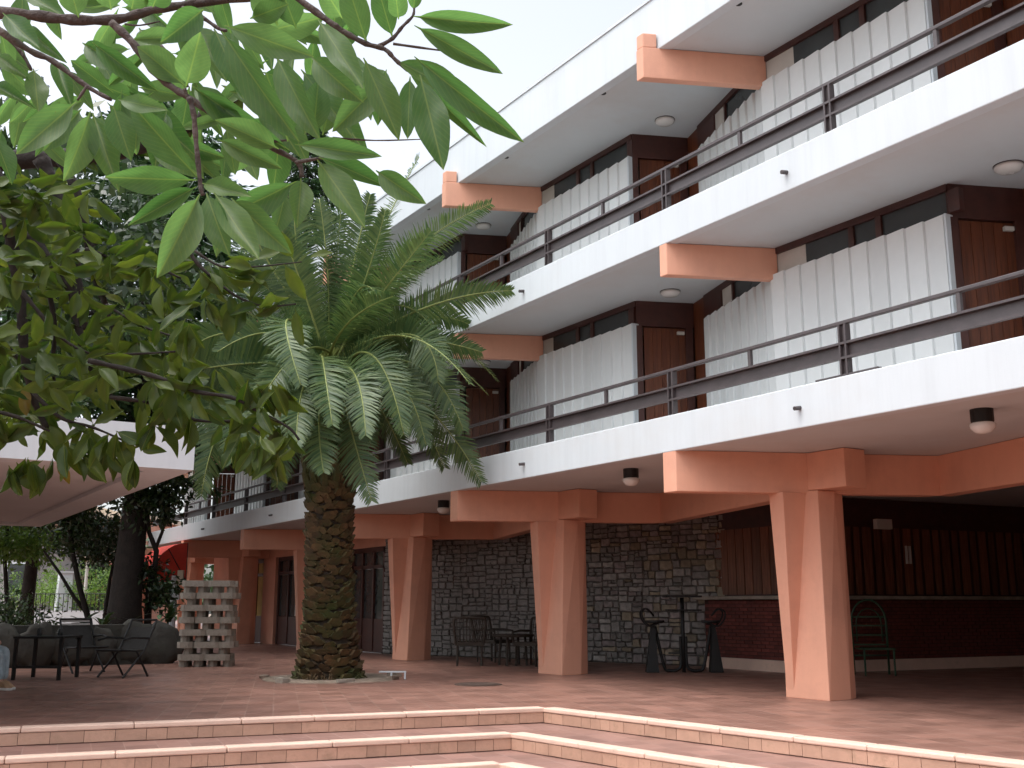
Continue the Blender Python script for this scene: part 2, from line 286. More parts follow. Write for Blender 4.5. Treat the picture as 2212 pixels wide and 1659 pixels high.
# terrace deck reaching under the house and out to the street
mb = MB(); e = EDGES[0]
mb.prism([e[1], e[2], e[3], (8.6, -30), (70, -30), (70, 90), (-70, 90), (-70, 20)], -0.7, -0.004)
terrace = tag(mb.build('terrace_floor', TILE), kind='structure')
steps = []
for i, nm in ((1, 'upper_step'), (2, 'lower_step')):
    e = EDGES[i]; mb = MB()
    mb.prism([e[1], e[2], e[3], (7.6 - 0.8 * i, -30), (9.4, -30), (9.4, 10), (8.0, 12.5), (-16, 16.5)], -0.75 - 0.05 * i, e[0] - 0.004)
    steps.append(tag(mb.build(nm, TREAD), kind='structure'))
mb = MB(); mb.bbox((-40, -30, -1.2), (30, 30, -0.48)); tag(mb.build('court_floor', TREAD), kind='structure')
mb = MB(); mb.bbox((-300, -300, -1.6), (300, 300, -1.3)); tag(mb.build('ground', SAND), kind='structure')

def edge_trim(parent, e, z, seed):
    rnd = random.Random(seed)
    cn = Vector(e[2])
    for other, side in ((Vector(e[1]), 1), (Vector(e[3]), -1)):
        d = (other - cn).normalized(); n = Vector((-d.y, d.x)) * side      # n points to the low side
        if (n.x * (0 - cn.x) + n.y * (0 - cn.y)) < 0: n = -n
        L = (other - cn).length; rz = math.atan2(d.y, d.x)
        # nosing blocks
        s = 0.0; first = True
        while s < min(L, 13.5):
            l = rnd.uniform(0.75, 1.15); l = min(l, L - s) if s + l > L else l
            a = cn + d * (s + 0.003) - n * 0.0; b = cn + d * (s + l - 0.003)
            m2 = MB(); off = rnd.uniform(-0.003, 0.003); lift = rnd.uniform(0, 0.003)
            ext = n * (0.025 + off); back = -n * 0.16
            q = [a + back, b + back, b + ext, a + ext]
            if first:
                # mitre: start on the corner's bisector so the two runs meet cleanly
                q[0] = cn + back + d * (-0.0); q[3] = cn + ext
            ar = sum(q[k].x * q[(k + 1) % 4].y - q[(k + 1) % 4].x * q[k].y for k in range(4))
            if ar < 0: q = q[::-1]
            m2.prism([(p.x, p.y) for p in q], z - 0.042, z + 0.006 + lift + (0.002 if side > 0 else 0))
            m2.build('nosing', NOSE, parent, bevel=0.012)
            s += l; first = False
        # riser tiles under the nosing, on a dark joint strip
        m2 = MB(); a = cn; b = cn + d * min(L, 13.5)
        q = [a, b, b + n * 0.004, a + n * 0.004]
        ar = sum(q[k].x * q[(k + 1) % 4].y - q[(k + 1) % 4].x * q[k].y for k in range(4))
        if ar < 0: q = q[::-1]
        m2.prism([(p.x, p.y) for p in q], z - 0.158, z - 0.043); m2.build('joint_bed', JOINT, parent)
        s = 0.012
        while s < min(L, 13.0):
            l = rnd.choice([0.15, 0.15, 0.2, 0.2, 0.3, 0.3]) * rnd.uniform(0.95, 1.05); c = cn + d * (s + l / 2) + n * 0.009
            m2 = MB(); m2.box((0, 0, 0), (l - 0.005, 0.012, 0.108))
            o = inst('riser_tile', m2.mesh('riser_tile', RISER), parent, (c.x, c.y, z - 0.100 + rnd.uniform(-0.002, 0.002)), rz + rnd.uniform(-0.006, 0.006))
            s += l
edge_trim(terrace, EDGES[0], 0.0, 1); edge_trim(steps[0], EDGES[1], -0.16, 2); edge_trim(steps[1], EDGES[2], -0.32, 3)

# ------------------------------------------------------------------ the hotel block
Y0, BAY = 10.759, 5.845
XF = 9.2
HOTEL = thing('hotel_building', (12, 20, 0), 'three-storey white balconied block on peach columns with zigzag room fronts', 'building')
YA, YB = -3.0, 38.4
# slabs and fascias
def slab(z0, z1, zf, nm):
    mb = MB(); mb.bbox((XF + 0.16, YA + 0.16, z0), (26, YB - 0.16, z1)); o = mb.build(nm, SOFFIT, HOTEL)
    mb = MB(); mb.bbox((XF, YA, z0 - 0.012), (XF + 0.16, YB, zf)); mb.build('fascia', WHITE, o, bevel=0.012)
    mb = MB(); mb.bbox((XF + 0.161, YB - 0.16, z0 - 0.01), (26, YB, zf)); mb.build('fascia', WHITE, o)
    return o
s1 = slab(3.166, 3.36, 3.643, 'floor_slab'); s2 = slab(6.047, 6.24, 6.535, 'floor_slab'); s3 = slab(8.979, 9.30, 9.838, 'roof_slab')
mb = MB(); mb.bbox((XF - 0.02, YA, 9.80), (XF + 0.24, YB, 9.846)); mb.build('coping', WHITE, s3)
# drip spouts and soffit vents
for k in range(-1, 6):
    for zz, fr in ((6.26, -0.40), (3.38, -0.40)):
        mb = MB(); mb.tube([(XF + 0.02, Y0 + (k + fr) * BAY, zz + 0.01), (XF - 0.09, Y0 + (k + fr) * BAY, zz - 0.01)], 0.026, 8); mb.build('drain_spout', METAL, s2 if zz > 5 else s1)
    for fr in (-0.26, 0.25):
        mb = MB(); mb.lathe((9.36, Y0 + (k + fr) * BAY, 8.968), [(0.045, 0), (0.05, 0.006), (0.05, 0.02)], 12); mb.build('soffit_vent', BLACKM, s3)

BD = Vector((math.cos(R(23.87)), -math.sin(R(23.87))))       # direction of the cross beams in plan
def beam_poly(y, x0, x1, hw=0.125):
    # beam cut parallel to the facade at both ends
    t = math.tan(R(23.87)); p = lambda X, dy: (X, y - (X - XF) * t + dy)
    return [p(x0, hw), p(x0, -hw), p(x1, -hw), p(x1, hw)]
for k in range(-1, 6):
    yk = Y0 + k * BAY
    # ground storey: cross beam, its inner return and the column
    mb = MB(); mb.prism(beam_poly(yk - 0.02, XF + 0.004, 12.6, 0.13), 2.62, 3.164); mb.build('cross_beam', PEACH, HOTEL, bevel=0.012)
    mb = MB(); a = (12.62, yk - 1.52); b = (10.95, yk - BAY - 0.62)
    mb.wallseg(a, b, 0.26, 2.625, 3.163); mb.build('zigzag_beam', PEACH, HOTEL, bevel=0.01)
    mb = MB(); mb.bbox((10.86, yk - 1.515, 2.66), (11.26, yk - 0.88, 3.160)); mb.build('beam_stub', PEACH, HOTEL, bevel=0.01)
    mb = MB()
    bot = [(10.69, -0.46), (10.69, -1.19), (11.12, -1.16), (11.34, -1.06), (11.34, -0.5), (11.1, -0.40)]
    top = [(10.76, -0.44), (10.87, -1.03), (11.16, -1.06), (11.36, -1.02), (11.36, -0.5), (11.1, -0.40)]
    mb.loft([(x, yk + y, -0.01) for x, y in bot[::1]], [(x, yk + y, 2.655) for x, y in top[::1]])
    cbody = mb.build('column', PEACH, HOTEL, bevel=0.012)
    mb = MB()
    fb = [(10.70, -0.475), (10.70, -0.60), (10.76, -0.60), (10.76, -0.475)]
    ft = [(10.47, -0.545), (10.47, -0.80), (10.92, -0.87), (10.92, -0.50)]
    mb.loft([(x, yk + y, 0.06) for x, y in fb], [(x, yk + y, 2.626) for x, y in ft]); mb.build('fin', PEACH, cbody, bevel=0.008)
    # balcony brackets
    mb = MB(); mb.prism(beam_poly(yk - 0.02, XF + 0.003, 10.66, 0.075), 5.585, 6.042); mb.build('bracket', PEACH, HOTEL, bevel=0.012)
    mb = MB(); mb.prism(beam_poly(yk + 0.0, 8.98, 10.66, 0.075), 8.50, 8.974); ob = mb.build('roof_bracket', PEACH, HOTEL, bevel=0.012)
    mb = MB(); mb.prism(beam_poly(yk + 0.0, 8.984, XF - 0.022, 0.072), 8.97, 9.20); mb.build('bracket_head', PEACH, ob, bevel=0.02)
    # lamps
    mb = MB(); mb.lathe((9.95, yk + 0.295 * BAY, 3.02), [(0.105, 0), (0.115, 0.02), (0.115, 0.148)], 20); lb = mb.build('lamp', BLACKM, HOTEL)
    mb = MB(); mb.lathe((9.95, yk + 0.295 * BAY, 3.03), [(0.02, -0.125), (0.08, -0.108), (0.125, -0.06), (0.13, -0.02), (0.10, 0.0)], 20); mb.build('globe', LAMPG, lb, smooth=True)
    for zc in (6.047, 8.979):
        mb = MB(); mb.lathe((10.78, yk + 0.285 * BAY, zc - 0.012), [(0.165, 0), (0.165, 0.011)], 24); lb = mb.build('lamp', METAL, HOTEL)
        mb = MB(); mb.lathe((10.78, yk + 0.285 * BAY, zc - 0.012), [(0.03, -0.075), (0.11, -0.065), (0.155, -0.03), (0.16, 0.0)], 24); mb.build('globe', LAMPG, lb, smooth=True)

# ------------------------------------------------------------------ room fronts (zigzag in plan)
def pmesh(w, h):          # one folded white board, local x along the wall, outward = -y
    m = MB(); t = 0.022; a = 0.012
    prof = [(0, -0.004), (w * 0.93, -0.036), (w - a, -0.004), (w - a, 0.018), (w * 0.86, -0.036 + t + 0.006), (0, 0.02)]
    m.prism(prof[::1], 0, h) if False else m.loft([(x, y, 0) for x, y in prof], [(x, y, h) for x, y in prof])
    return m.mesh('panel', PANEL)
_pc = {}
def panels(parent, a, b, n, z0, z1):
    a = Vector(a); b = Vector(b); d = b - a; L = d.length; w_ = L / n; rz = math.atan2(d.y, d.x); key = (round(w_, 3), round(z1 - z0, 3))
    if key not in _pc: _pc[key] = pmesh(w_, z1 - z0)
    for i in range(n):
        p = a + d * (i / n); inst('panel', _pc[key], parent, (p.x, p.y, z0), rz + random.uniform(-0.008, 0.008))
def storey(zf, zw, zc, k):
    """zf: fascia-side floor, zw: top of white boards, zc: ceiling"""
    yk = Y0 + k * BAY
    P0 = Vector((10.65, yk - 0.66)); P1 = Vector((10.65, yk - 3.46)); P2 = Vector((11.53, yk - 3.83)); P3 = Vector((10.65, yk - 0.66 - BAY))
    # boarded wall, flat facet
    m = MB(); m.bbox((10.60, P1.y, zf), (10.74, P0.y, zw)); wl = m.build('wall', PANEL, HOTEL)
    m = MB(); m.bbox((10.545, P1.y - 0.03, zf), (10.735, P1.y, zw)); m.build('end_board', WHITE, wl, bevel=0.008)
    panels(wl, (10.60, P0.y), (10.60, P1.y), 10, zf, zw)
    # boarded wall, slanting facet: from the next bracket back to the doorway
    A = P3; Bp = P2 + (P3 - P2) * 0.17
    dd = (Bp - A).normalized(); nn = Vector((dd.y, -dd.x));  nn = nn if nn.x > 0 else -nn
    m = MB(); q = [A, Bp, Bp + nn * 0.12, A + nn * 0.12]
    ar = sum(q[i].x * q[(i + 1) % 4].y - q[(i + 1) % 4].x * q[i].y for i in range(4)); q = q if ar > 0 else q[::-1]
    m.prism([(p.x, p.y) for p in q], zf, zw - 0.001); w2 = m.build('wall', PANEL, HOTEL)
    panels(w2, Bp - nn * 0.004, A - nn * 0.004, 9, zf, zw)
    # clerestory strips
    def strip(a, b, seq):
        a = Vector(a); b = Vector(b); d = (b - a); L = d.length; d.normalize(); rz = math.atan2(d.y, d.x)
        c = (a + b) / 2
        m = MB(); m.box((c.x, c.y, zc - 0.045), (L, 0.10, 0.088), rz); m.box((c.x, c.y, zw + 0.0), (L, 0.06, 0.05), rz)
        wn = m.build('window', FRAME, HOTEL)
        s = 0.0; h = zc - 0.089 - zw - 0.026; zm = zw + 0.026 + h / 2
        for kind, l in seq:
            l *= L; p = a + d * (s + l / 2); m = MB()
            if kind == 'm': m.box((p.x, p.y, zm), (l, 0.09, h), rz); m.build('mullion', FRAME, wn)
            elif kind == 'g': m.box((p.x, p.y, zm), (l, 0.02, h), rz + random.uniform(-0.01, 0.01)); m.build('pane', GLASS, wn)
            elif kind == 'b': m.box((p.x, p.y, zm), (l, 0.03, h), rz); m.build('blind', CURT, wn)
            s += l
    strip((10.69, P0.y + 0.06), (10.69, P1.y), [('m', .03), ('b', .17 + random.uniform(-.05, .03)), ('g', .26), ('m', .03), ('g', .12), ('m', .03), ('g', .34), ('m', .05)])
    off = nn * 0.05
    strip(A + off, Bp + off, [('g', .55), ('m', .02), ('b', .16), ('m', .27)] if k % 2 else [('g', .62), ('m', .02), ('b', .10), ('m', .26)])
    # doorway
    d = (P2 - P1).normalized(); rz = math.atan2(d.y, d.x); L = (P2 - P1).length; c = (P1 + P2) / 2; ctr = c + Vector((0.03, 0.02))
    m = MB(); m.box((ctr.x, ctr.y, (zc + zc - 0.42) / 2), (L + 0.02, 0.09, 0.42), rz); m.box((P1.x + 0.05, P1.y - 0.0, (zf + zc) / 2 - 0.21), (0.10, 0.11, zc - zf - 0.42), rz)
    m.box((P2.x - 0.05, P2.y + 0.04, (zf + zc) / 2 - 0.21), (0.12, 0.10, zc - zf - 0.42), rz)
    dr = m.build('door', FRAME, HOTEL); n_ = 5; wdt = (L - 0.22) / n_
    for i in range(n_):
        p = P1 + d * (0.11 + wdt * (i + 0.5)) + Vector((0.04, 0.03)); m = MB(); m.box((0, 0, 0), (wdt - 0.006, 0.04, zc - zf - 0.44))
        inst('plank', m.mesh('plank', DOOR), dr, (p.x, p.y, (zf + zc) / 2 - 0.215), rz)
    p = P1 + d * (L - 0.2); m = MB(); m.box((p.x - 0.01, p.y - 0.01, zc - 0.52), (0.12, 0.05, 0.05), rz); m.build('door_closer', CURT, dr)
    p = P1 + d * 0.2; m = MB(); m.box((p.x, p.y - 0.01, zf + 1.0), (0.10, 0.035, 0.03), rz); m.build('handle', METAL, dr)
    # dark boarded cheek beside the doorway
    m = MB(); q0 = P2 + Vector((0.0, -0.0)); q1 = Bp; c = (q0 + q1) / 2 + nn * 0.06; d2 = (q1 - q0); rz2 = math.atan2(d2.y, d2.x)
    m.box((c.x, c.y, (zf + zc) / 2), (d2.length, 0.05, zc - zf - 0.003), rz2); m.build('cheek_panel', DOOR, HOTEL)
for k in range(-1, 6):
    if k < 0: pass
    storey(3.362, 5.655, 6.045, k); storey(6.242, 8.555, 8.977, k)
# rooms are closed behind the fronts
mb = MB(); mb.bbox((12.2, YA, 3.37), (25.5, YB - 0.3, 6.04)); mb.build('room_core', GREYW, HOTEL)
mb = MB(); mb.bbox((12.2, YA, 6.25), (25.5, YB - 0.3, 8.97)); mb.build('room_core', GREYW, HOTEL)

q = onx(858, 955, 10.52); mb = MB(); mb.bbox((10.50, q.y - .17, q.z - .37), (10.53, q.y + .17, q.z + .37)); mb.build('hanging_mat', METAL, HOTEL, bevel=.01)
# railings
for zt, nm in ((3.643, 'railing'), (6.535, 'railing')):
    XR = XF + 0.07
    mb = MB(); mb.bbox((XR - 0.03, YA + 0.1, zt + 0.595), (XR + 0.03, YB - 0.1, zt + 0.64)); rl = mb.build(nm, METAL, HOTEL, bevel=0.008)
    mb = MB()  # channel: web and two lips
    mb.bbox((XR + 0.005, YA + 0.1, zt + 0.205), (XR + 0.025, YB - 0.1, zt + 0.385))
    mb.bbox((XR - 0.045, YA + 0.1, zt + 0.365), (XR + 0.004, YB - 0.1, zt + 0.392)); mb.bbox((XR - 0.045, YA + 0.1, zt + 0.198), (XR + 0.004, YB - 0.1, zt + 0.225))
    mb.build('mid_rail', METAL, rl)
    pm = MB(); pm.box((0, 0.042, 0.297), (0.085, 0.022, 0.594)); pm.box((0, -0.042, 0.297), (0.085, 0.022, 0.594)); pm.box((0.012, 0, 0.297), (0.02, 0.062, 0.594)); pme = pm.mesh('post', METAL)
    bm_ = MB(); bm_.box((0, 0, 0), (0.045, 0.045, 0.205)); bme = bm_.mesh('baluster', METAL)
    for j in range(-4, 20):
        y = Y0 + (j * 0.25 - 0.01) * BAY * (1.0) 
        if j % 2 == 0: inst('post', pme, rl, (XR - 0.005, y, zt))
        else: inst('baluster', bme, rl, (XR + 0.0, y, zt + 0.4935))
    for j in range(20, 22):
        pass
mb = MB(); mb.bbox((XF + 0.03, Y0 - 0.51 * BAY - 0.45, 3.646), (XF + 0.10, Y0 - 0.51 * BAY + 0.42, 3.672)); mb.build('base_rail', METAL, HOTEL)

# ------------------------------------------------------------------ ground storey interior
# stone wall
SA, SB = Vector((14.93, 15.5)), Vector((11.67, 24.5))
sdv = (SB - SA).normalized(); sn = Vector((-sdv.y, sdv.x));  sn = sn if sn.x < 0 else -sn
SL = (SB - SA).length; srz = math.atan2(sdv.y, sdv.x)
mb = MB(); q = [SA, SB, SB - sn * 0.4, SA - sn * 0.4]
ar = sum(q[i].x * q[(i + 1) % 4].y - q[(i + 1) % 4].x * q[i].y for i in range(4)); q = q if ar > 0 else q[::-1]
mb.prism([(p.x, p.y) for p in q], -0.003, 3.164); swall = mb.build('stone_wall', MORTAR, HOTEL)
rnd = random.Random(5); rest = MB(); cnt = 0; cand = []
def split(s0, z0, l, h):
    if l * h < rnd.uniform(.022, .07) and l < h * 3.6 and h < l * 1.3 and h < .30 or l * h < .012: cand.append((s0, z0, l, h)); return
    if l > h * rnd.uniform(1.5, 2.6): k = rnd.uniform(.33, .67); split(s0, z0, l * k, h); split(s0 + l * k, z0, l * (1 - k), h)
    else: k = rnd.uniform(.35, .65); split(s0, z0, l, h * k); split(s0, z0 + h * k, l, h * (1 - k))
z = 0.01
while z < 3.1:
    hh = min(rnd.uniform(.42, .7), 3.15 - z); hh = 3.15 - z if 3.15 - z - hh < .2 else hh; s = 0.0
    while s < SL - .01:
        l = rnd.uniform(.7, 1.3); l = SL - s if SL - s - l < .4 else l; split(s, z, l, hh); s += l
    z += hh
def stone_mesh(l, h, r):
    g = 0.009; pts = []
    for (u, v) in ((g, g), (l * .5, g), (l - g, g), (l - g, h * .5), (l - g, h - g), (l * .5, h - g), (g, h - g), (g, h * .5)):
        pts.append((u + r.uniform(-.014, .014), v + r.uniform(-.010, .010)))
    dp = r.uniform(0.025, 0.06); m = MB(); A = [(u, 0.0, v) for u, v in pts]
    cx, cz = l / 2, h / 2
    Bq = [(cx + (u - cx) * 0.9, -dp + r.uniform(-.008, .008), cz + (v - cz) * 0.86) for u, v in pts]
    m.loft(A[::-1], Bq[::-1]) if False else m.loft(A, Bq)
    return m
tmpl = [stone_mesh(1, 1, random.Random(i)) for i in range(1)]
cand.sort(key=lambda c: c[0] / c[2] * 0.3 + (0 if 0.0 < c[1] < 2.75 else 8))
Mrot = Matrix.Rotation(srz, 4, 'Z')
for i, (s, zz, l, hh) in enumerate(cand):
    if s < 0: l += s; s = 0
    if s + l > SL: l = SL - s
    if l < 0.05: continue
    m = stone_mesh(l, min(hh, 3.16 - zz), rnd); p = SA + sdv * s + sn * 0.004
    # local x along wall, -y outward
    if sn.dot(Vector((math.sin(srz), -math.cos(srz)))) < 0:
        m.v = [(x, -y, z_) for x, y, z_ in m.v]; m.f = [f[::-1] for f in m.f]
    if cnt < 298:
        me = m.mesh('stone', rnd.choice(STONES + [STONES[0]])); inst('stone', me, swall, (p.x, p.y, zz), srz); cnt += 1
    else:
        rest.addmesh(m.v, m.f, Matrix.Translation((p.x, p.y, zz)) @ Mrot)
if rest.v: tag(rest.build('small_stones', STONES[0], swall), kind='stuff')

# bar
BC = Vector((14.44, 13.57)); BL = Vector((14.44, 15.95)); BR = Vector((22.5, 12.54))
mb = MB(); mb.prism([(14.47, 13.6), (22.5, 12.58), (22.5, 13.0), (15.0, 14.0), (15.0, 15.95), (14.47, 15.95)], 0.2, 1.268); bar = mb.build('bar_front', BRICKM, HOTEL)
bw, bh = 0.21, 0.066; bmk = MB(); bmk.box((0, 0, 0), (bw - 0.012, 0.02, bh - 0.012)); bme = bmk.mesh('brick', BRICK)
for r_ in range(16):
    for c_ in range(-1, 12):
        y = 15.94 - (c_ + 0.5 * (r_ % 2) + 0.5) * bw
        if 13.72 < y < 15.85: inst('brick', bme, bar, (14.466, y, 0.2 + bh * (r_ + 0.5)), R(90))
dv = (BR - BC).normalized(); brz = math.atan2(dv.y, dv.x); rest = MB()
for r_ in range(16):
    for c_ in range(38):
        s = (c_ + 0.5 * (r_ % 2)) * bw + 0.12; p = BC + dv * s + Vector((0.03, 0.028))
        rest.addmesh(bmk.v, bmk.f, Matrix.Translation((p.x, p.y, 0.2 + bh * (r_ + 0.5))) @ Matrix.Rotation(brz, 4, 'Z'))
tag(rest.build('shaded_bricks', BRICK, bar), kind='stuff')
mb = MB(); mb.prism([(14.30, 13.42), (22.5, 12.38), (22.5, 12.9), (14.86, 13.9), (14.86, 16.12), (14.30, 16.12)], 1.27, 1.335); mb.build('counter', CONC, bar, bevel=0.01)
mb = MB(); mb.prism([(14.45, 13.58), (22.5, 12.55), (22.5, 13.0), (15.0, 14.0), (15.0, 15.95), (14.45, 15.95)], -0.003, 0.198); mb.build('plinth', NOSE, bar)
# boards above the bar
mb = MB(); mb.prism([(14.80, 13.9), (22.5, 12.9), (22.5, 13.2), (15.0, 14.1), (15.0, 16.2), (14.80, 16.2)], 1.336, 3.16); bb = mb.build('bar_shutter', FRAME, HOTEL)
for i in range(9):
    m = MB(); m.box((0, 0, 0), (0.03, 0.205, 1.25)); inst('board', m.mesh('board', SLATW), bb, (14.79, 15.93 - i * 0.225, 1.99), random.uniform(-.05, .05))
p0 = Vector((14.82, 13.88)); dv2 = (Vector((22.5, 12.88)) - p0).normalized(); rz = math.atan2(dv2.y, dv2.x)
for i in range(30):
    p = p0 + dv2 * (0.2 + i * 0.25); m = MB(); m.box((0, 0, 0), (0.13 if i % 2 else 0.19, 0.03, 1.25)); inst('board', m.mesh('board', SLATW), bb, (p.x, p.y - 0.02, 1.99), rz)
mb = MB(); p = Vector((14.0, 16.3)); mb.bbox((14.72, 16.10, 1.337), (14.80, 16.20, 3.163)); mb.build('post', FRAME, HOTEL)
# small pale box under the beam and two tube lights above the bar
q = onz(1978, 1082, 2.62)
mb = MB(); mb.box((16.2, 13.0, 2.62), (0.36, 0.10, 0.18), brz); mb.build('speaker_box', CURT, HOTEL)
for dx in (0, 0.10):
    mb = MB(); mb.box((17.35 + dx, 13.42, 1.98 + 0.13), (0.035, 0.035, 0.34), brz); mb.build('wall_tube', LAMPG, HOTEL)
# back and end walls that close the undercroft
mb = MB(); mb.bbox((22.5, YA, -0.003), (22.8, YB - 0.3, 3.164)); mb.bbox((14.9, 16.5, -0.003), (22.5, 16.7, 3.164)); mb.bbox((9.6, YA, -0.003), (22.5, YA + 0.2, 3.164)); mb.build('back_wall', PINK, HOTEL)
# far glazed doors and the doorway wall
mb = MB(); mb.prism([(11.67, 24.5), (12.0, 24.5), (11.9, 38.6), (11.6, 38.6)], 2.62, 3.163); mb.prism([(11.64, 26.6), (11.95, 26.6), (11.95, 29.4), (11.64, 29.4)], -0.003, 2.62); mb.prism([(11.60, 32.2), (11.9, 32.2), (11.9, 33.3), (11.60, 33.3)], -0.003, 2.62); mb.prism([(11.60, 35.9), (11.9, 35.9), (11.9, 38.6), (11.60, 38.6)], -0.003, 2.62); mb.build('doorway_wall', PINK, HOTEL)
ROOMGLOW = mat('painted_room_glow', (0.42, 0.30, 0.09), 0.8, 0.2, 2)  # yellow light of the lit room, painted into the door pane colour
for (ya, yb, lit) in ((24.55, 26.55, 0), (29.45, 32.15, 0), (33.35, 35.85, 1)):
    m = MB(); xx = 11.72
    for y in (ya + 0.05, yb - 0.05): m.box((xx, y, 1.30), (0.10, 0.10, 2.60))
    m.box((xx, (ya + yb) / 2, 2.555), (0.10, yb - ya, 0.12)); m.box((xx, (ya + yb) / 2, 2.12), (0.10, yb - ya, 0.09)); m.box((xx, (ya + yb) / 2, 0.42), (0.05, yb - ya, 0.82))
    n_ = 3
    for i in range(1, n_): m.box((xx, ya + (yb - ya) * i / n_, 1.3), (0.10, 0.09, 2.5))
    g = m.build('glazed_door', FRAME, HOTEL)
    for i in range(n_):
        m = MB(); yc = ya + (yb - ya) * (i + 0.5) / n_; m.box((xx + 0.01, yc, 1.45), (0.012, (yb - ya) / n_ - 0.1, 1.24)); m.build('pane', ROOMGLOW if lit else GLASS, g)
        m = MB(); m.box((xx + 0.01, yc, 2.33), (0.012, (yb - ya) / n_ - 0.1, 0.33)); m.build('pane', ROOMGLOW if lit else GLASS, g)
mb = MB(); mb.box((11.70, 30.55, 1.40), (0.02, 0.22, 1.1)); mb.build('curtain', CURT, HOTEL)
# ------------------------------------------------------------------ white canopy on the left
CAN = thing('canopy_roof', (-4, 16, 2.55), 'flat white concrete canopy roof with deep fascia, left of the palm', 'canopy')
mb = MB(); X1, Ya, Yb = 3.09, 11.19, 20.9; X0 = -13.0
mb.bbox((X0, Ya, 2.553), (X1, Ya + 0.35, 3.003)); mb.bbox((X0, Yb - 0.35, 2.553), (X1, Yb, 3.003)); mb.bbox((X1 - 0.42, Ya + 0.35, 2.553), (X1, Yb - 0.35, 3.003)); mb.bbox((X0, Ya + 0.35, 2.553), (X0 + 0.35, Yb - 0.35, 3.003))
mb.build('fascia', WHITE, CAN)
mb = MB(); mb.bbox((X0 + 0.352, Ya + 0.352, 2.60), (X1 - 0.422, Yb - 0.352, 2.98)); mb.build('soffit', SOFFIT, CAN)
for x, y in ((-5.0, 13.0), (-5.0, 19.5), (-11.5, 13.0)):
    m = MB(); m.bbox((x - 0.2, y - 0.2, -0.003), (x + 0.2, y + 0.2, 2.598)); m.build('post', PEACH, CAN)

mb = MB(); mb.bbox((-13.0, 11.6, -.003), (-12.7, 20.5, 2.597)); mb.bbox((-12.7, 20.3, -.003), (-2.6, 20.5, 2.597)); mb.build('wall', PINK, CAN)  # unseen walls, added to darken the space under the canopy
# ------------------------------------------------------------------ palm
PB = Vector((6.92, 16.53, 0.0)); PC = at(714, 792, 18.1)
PALM = thing('palm_tree', PB, 'thick-trunked date palm with feathery arching fronds in a bed on the terrace', 'palm tree')
PR = [(0.0, 0.50), (0.12, 0.47), (0.35, 0.44), (0.7, 0.395), (1.1, 0.355), (1.8, 0.335), (2.5, 0.335), (3.1, 0.355), (3.5, 0.37), (4.2, 0.32), (5.0, 0.22)]
def prad(z):
    for (a, ra), (b, rb) in zip(PR, PR[1:]):
        if a <= z <= b: return ra + (rb - ra) * (z - a) / (b - a)
    return PR[-1][1]
def pax(z): return Vector((PB.x + (PC.x - PB.x) * (z / 5.0), PB.y + (PC.y - PB.y) * (z / 5.0), z))
mb = MB(); mb.tube([pax(z) for z, r in PR], [r - 0.02 for z, r in PR], 28); trunk = mb.build('trunk', BOOTD, PALM, smooth=True)
def scale_mb(w_, h_, t_):
    m = MB()   # local: x around trunk, y outward (negative), z up: a pointed cut leaf base leaning out at its top
    pts = [(-w_ * .5, 0, h_ * .35), (-w_ * .28, 0, 0), (w_ * .28, 0, 0), (w_ * .5, 0, h_ * .35), (w_ * .30, 0, h_), (-w_ * .30, 0, h_)]
    A = [(x, 0.03, z) for x, y, z in pts]; Bq = [(x * .9, -t_ * (0.25 + 0.75 * z / h_), z + h_ * .05) for x, y, z in pts]
    return m.loft(A, Bq)
rnd = random.Random(11); smesh = []
for i in range(6):
    m = scale_mb(rnd.uniform(.15, .20), rnd.uniform(.095, .125), rnd.uniform(.035, .06)); smesh.append((m, m.mesh('leaf_base', BOOT)))
cands = []
row = 0; z = 0.03
while z < 3.3:
    n_ = 15 if z > 0.5 else 17
    for j in range(n_):
        a = 2 * math.pi * (j + 0.5 * (row % 2)) / n_ + rnd.uniform(-.07, .07); zz = z + rnd.uniform(-.045, .045)
        c = pax(max(0, zz)); rr = prad(max(0, zz)); p = c + Vector((math.cos(a) * rr, math.sin(a) * rr, 0)); p.z = zz
        nrm = Vector((math.cos(a), math.sin(a), 0)); cands.append((-(nrm.dot((CAM - p).normalized())), p, a, rnd.randrange(6), rnd.uniform(-.28, .28), rnd.uniform(.7, 1.35)))
    row += 1; z += 0.098
cands.sort(key=lambda c: c[0]); rest = MB()
for i, (_, p, a, mi, tw, s_) in enumerate(cands):
    M = Matrix.Translation(p) @ Matrix.Rotation(a + math.pi / 2, 4, 'Z') @ Matrix.Rotation(tw, 4, 'Y') @ Matrix.Diagonal((s_ * 1.25, s_ * 1.3, s_ * .82, 1))
    if i < 290:
        o = inst('leaf_base', smesh[mi][1], trunk, p, 0, (s_ * 1.25, s_ * 1.3, s_ * .82), Euler((0, tw, 0)).to_matrix().to_euler()); o.rotation_euler = (Matrix.Rotation(a + math.pi / 2, 3, 'Z') @ Matrix.Rotation(tw, 3, 'Y')).to_euler()
    else: rest.addmesh(smesh[mi][0].v, smesh[mi][0].f, M)
tag(rest.build('rear_leaf_bases', BOOT, trunk), kind='stuff')
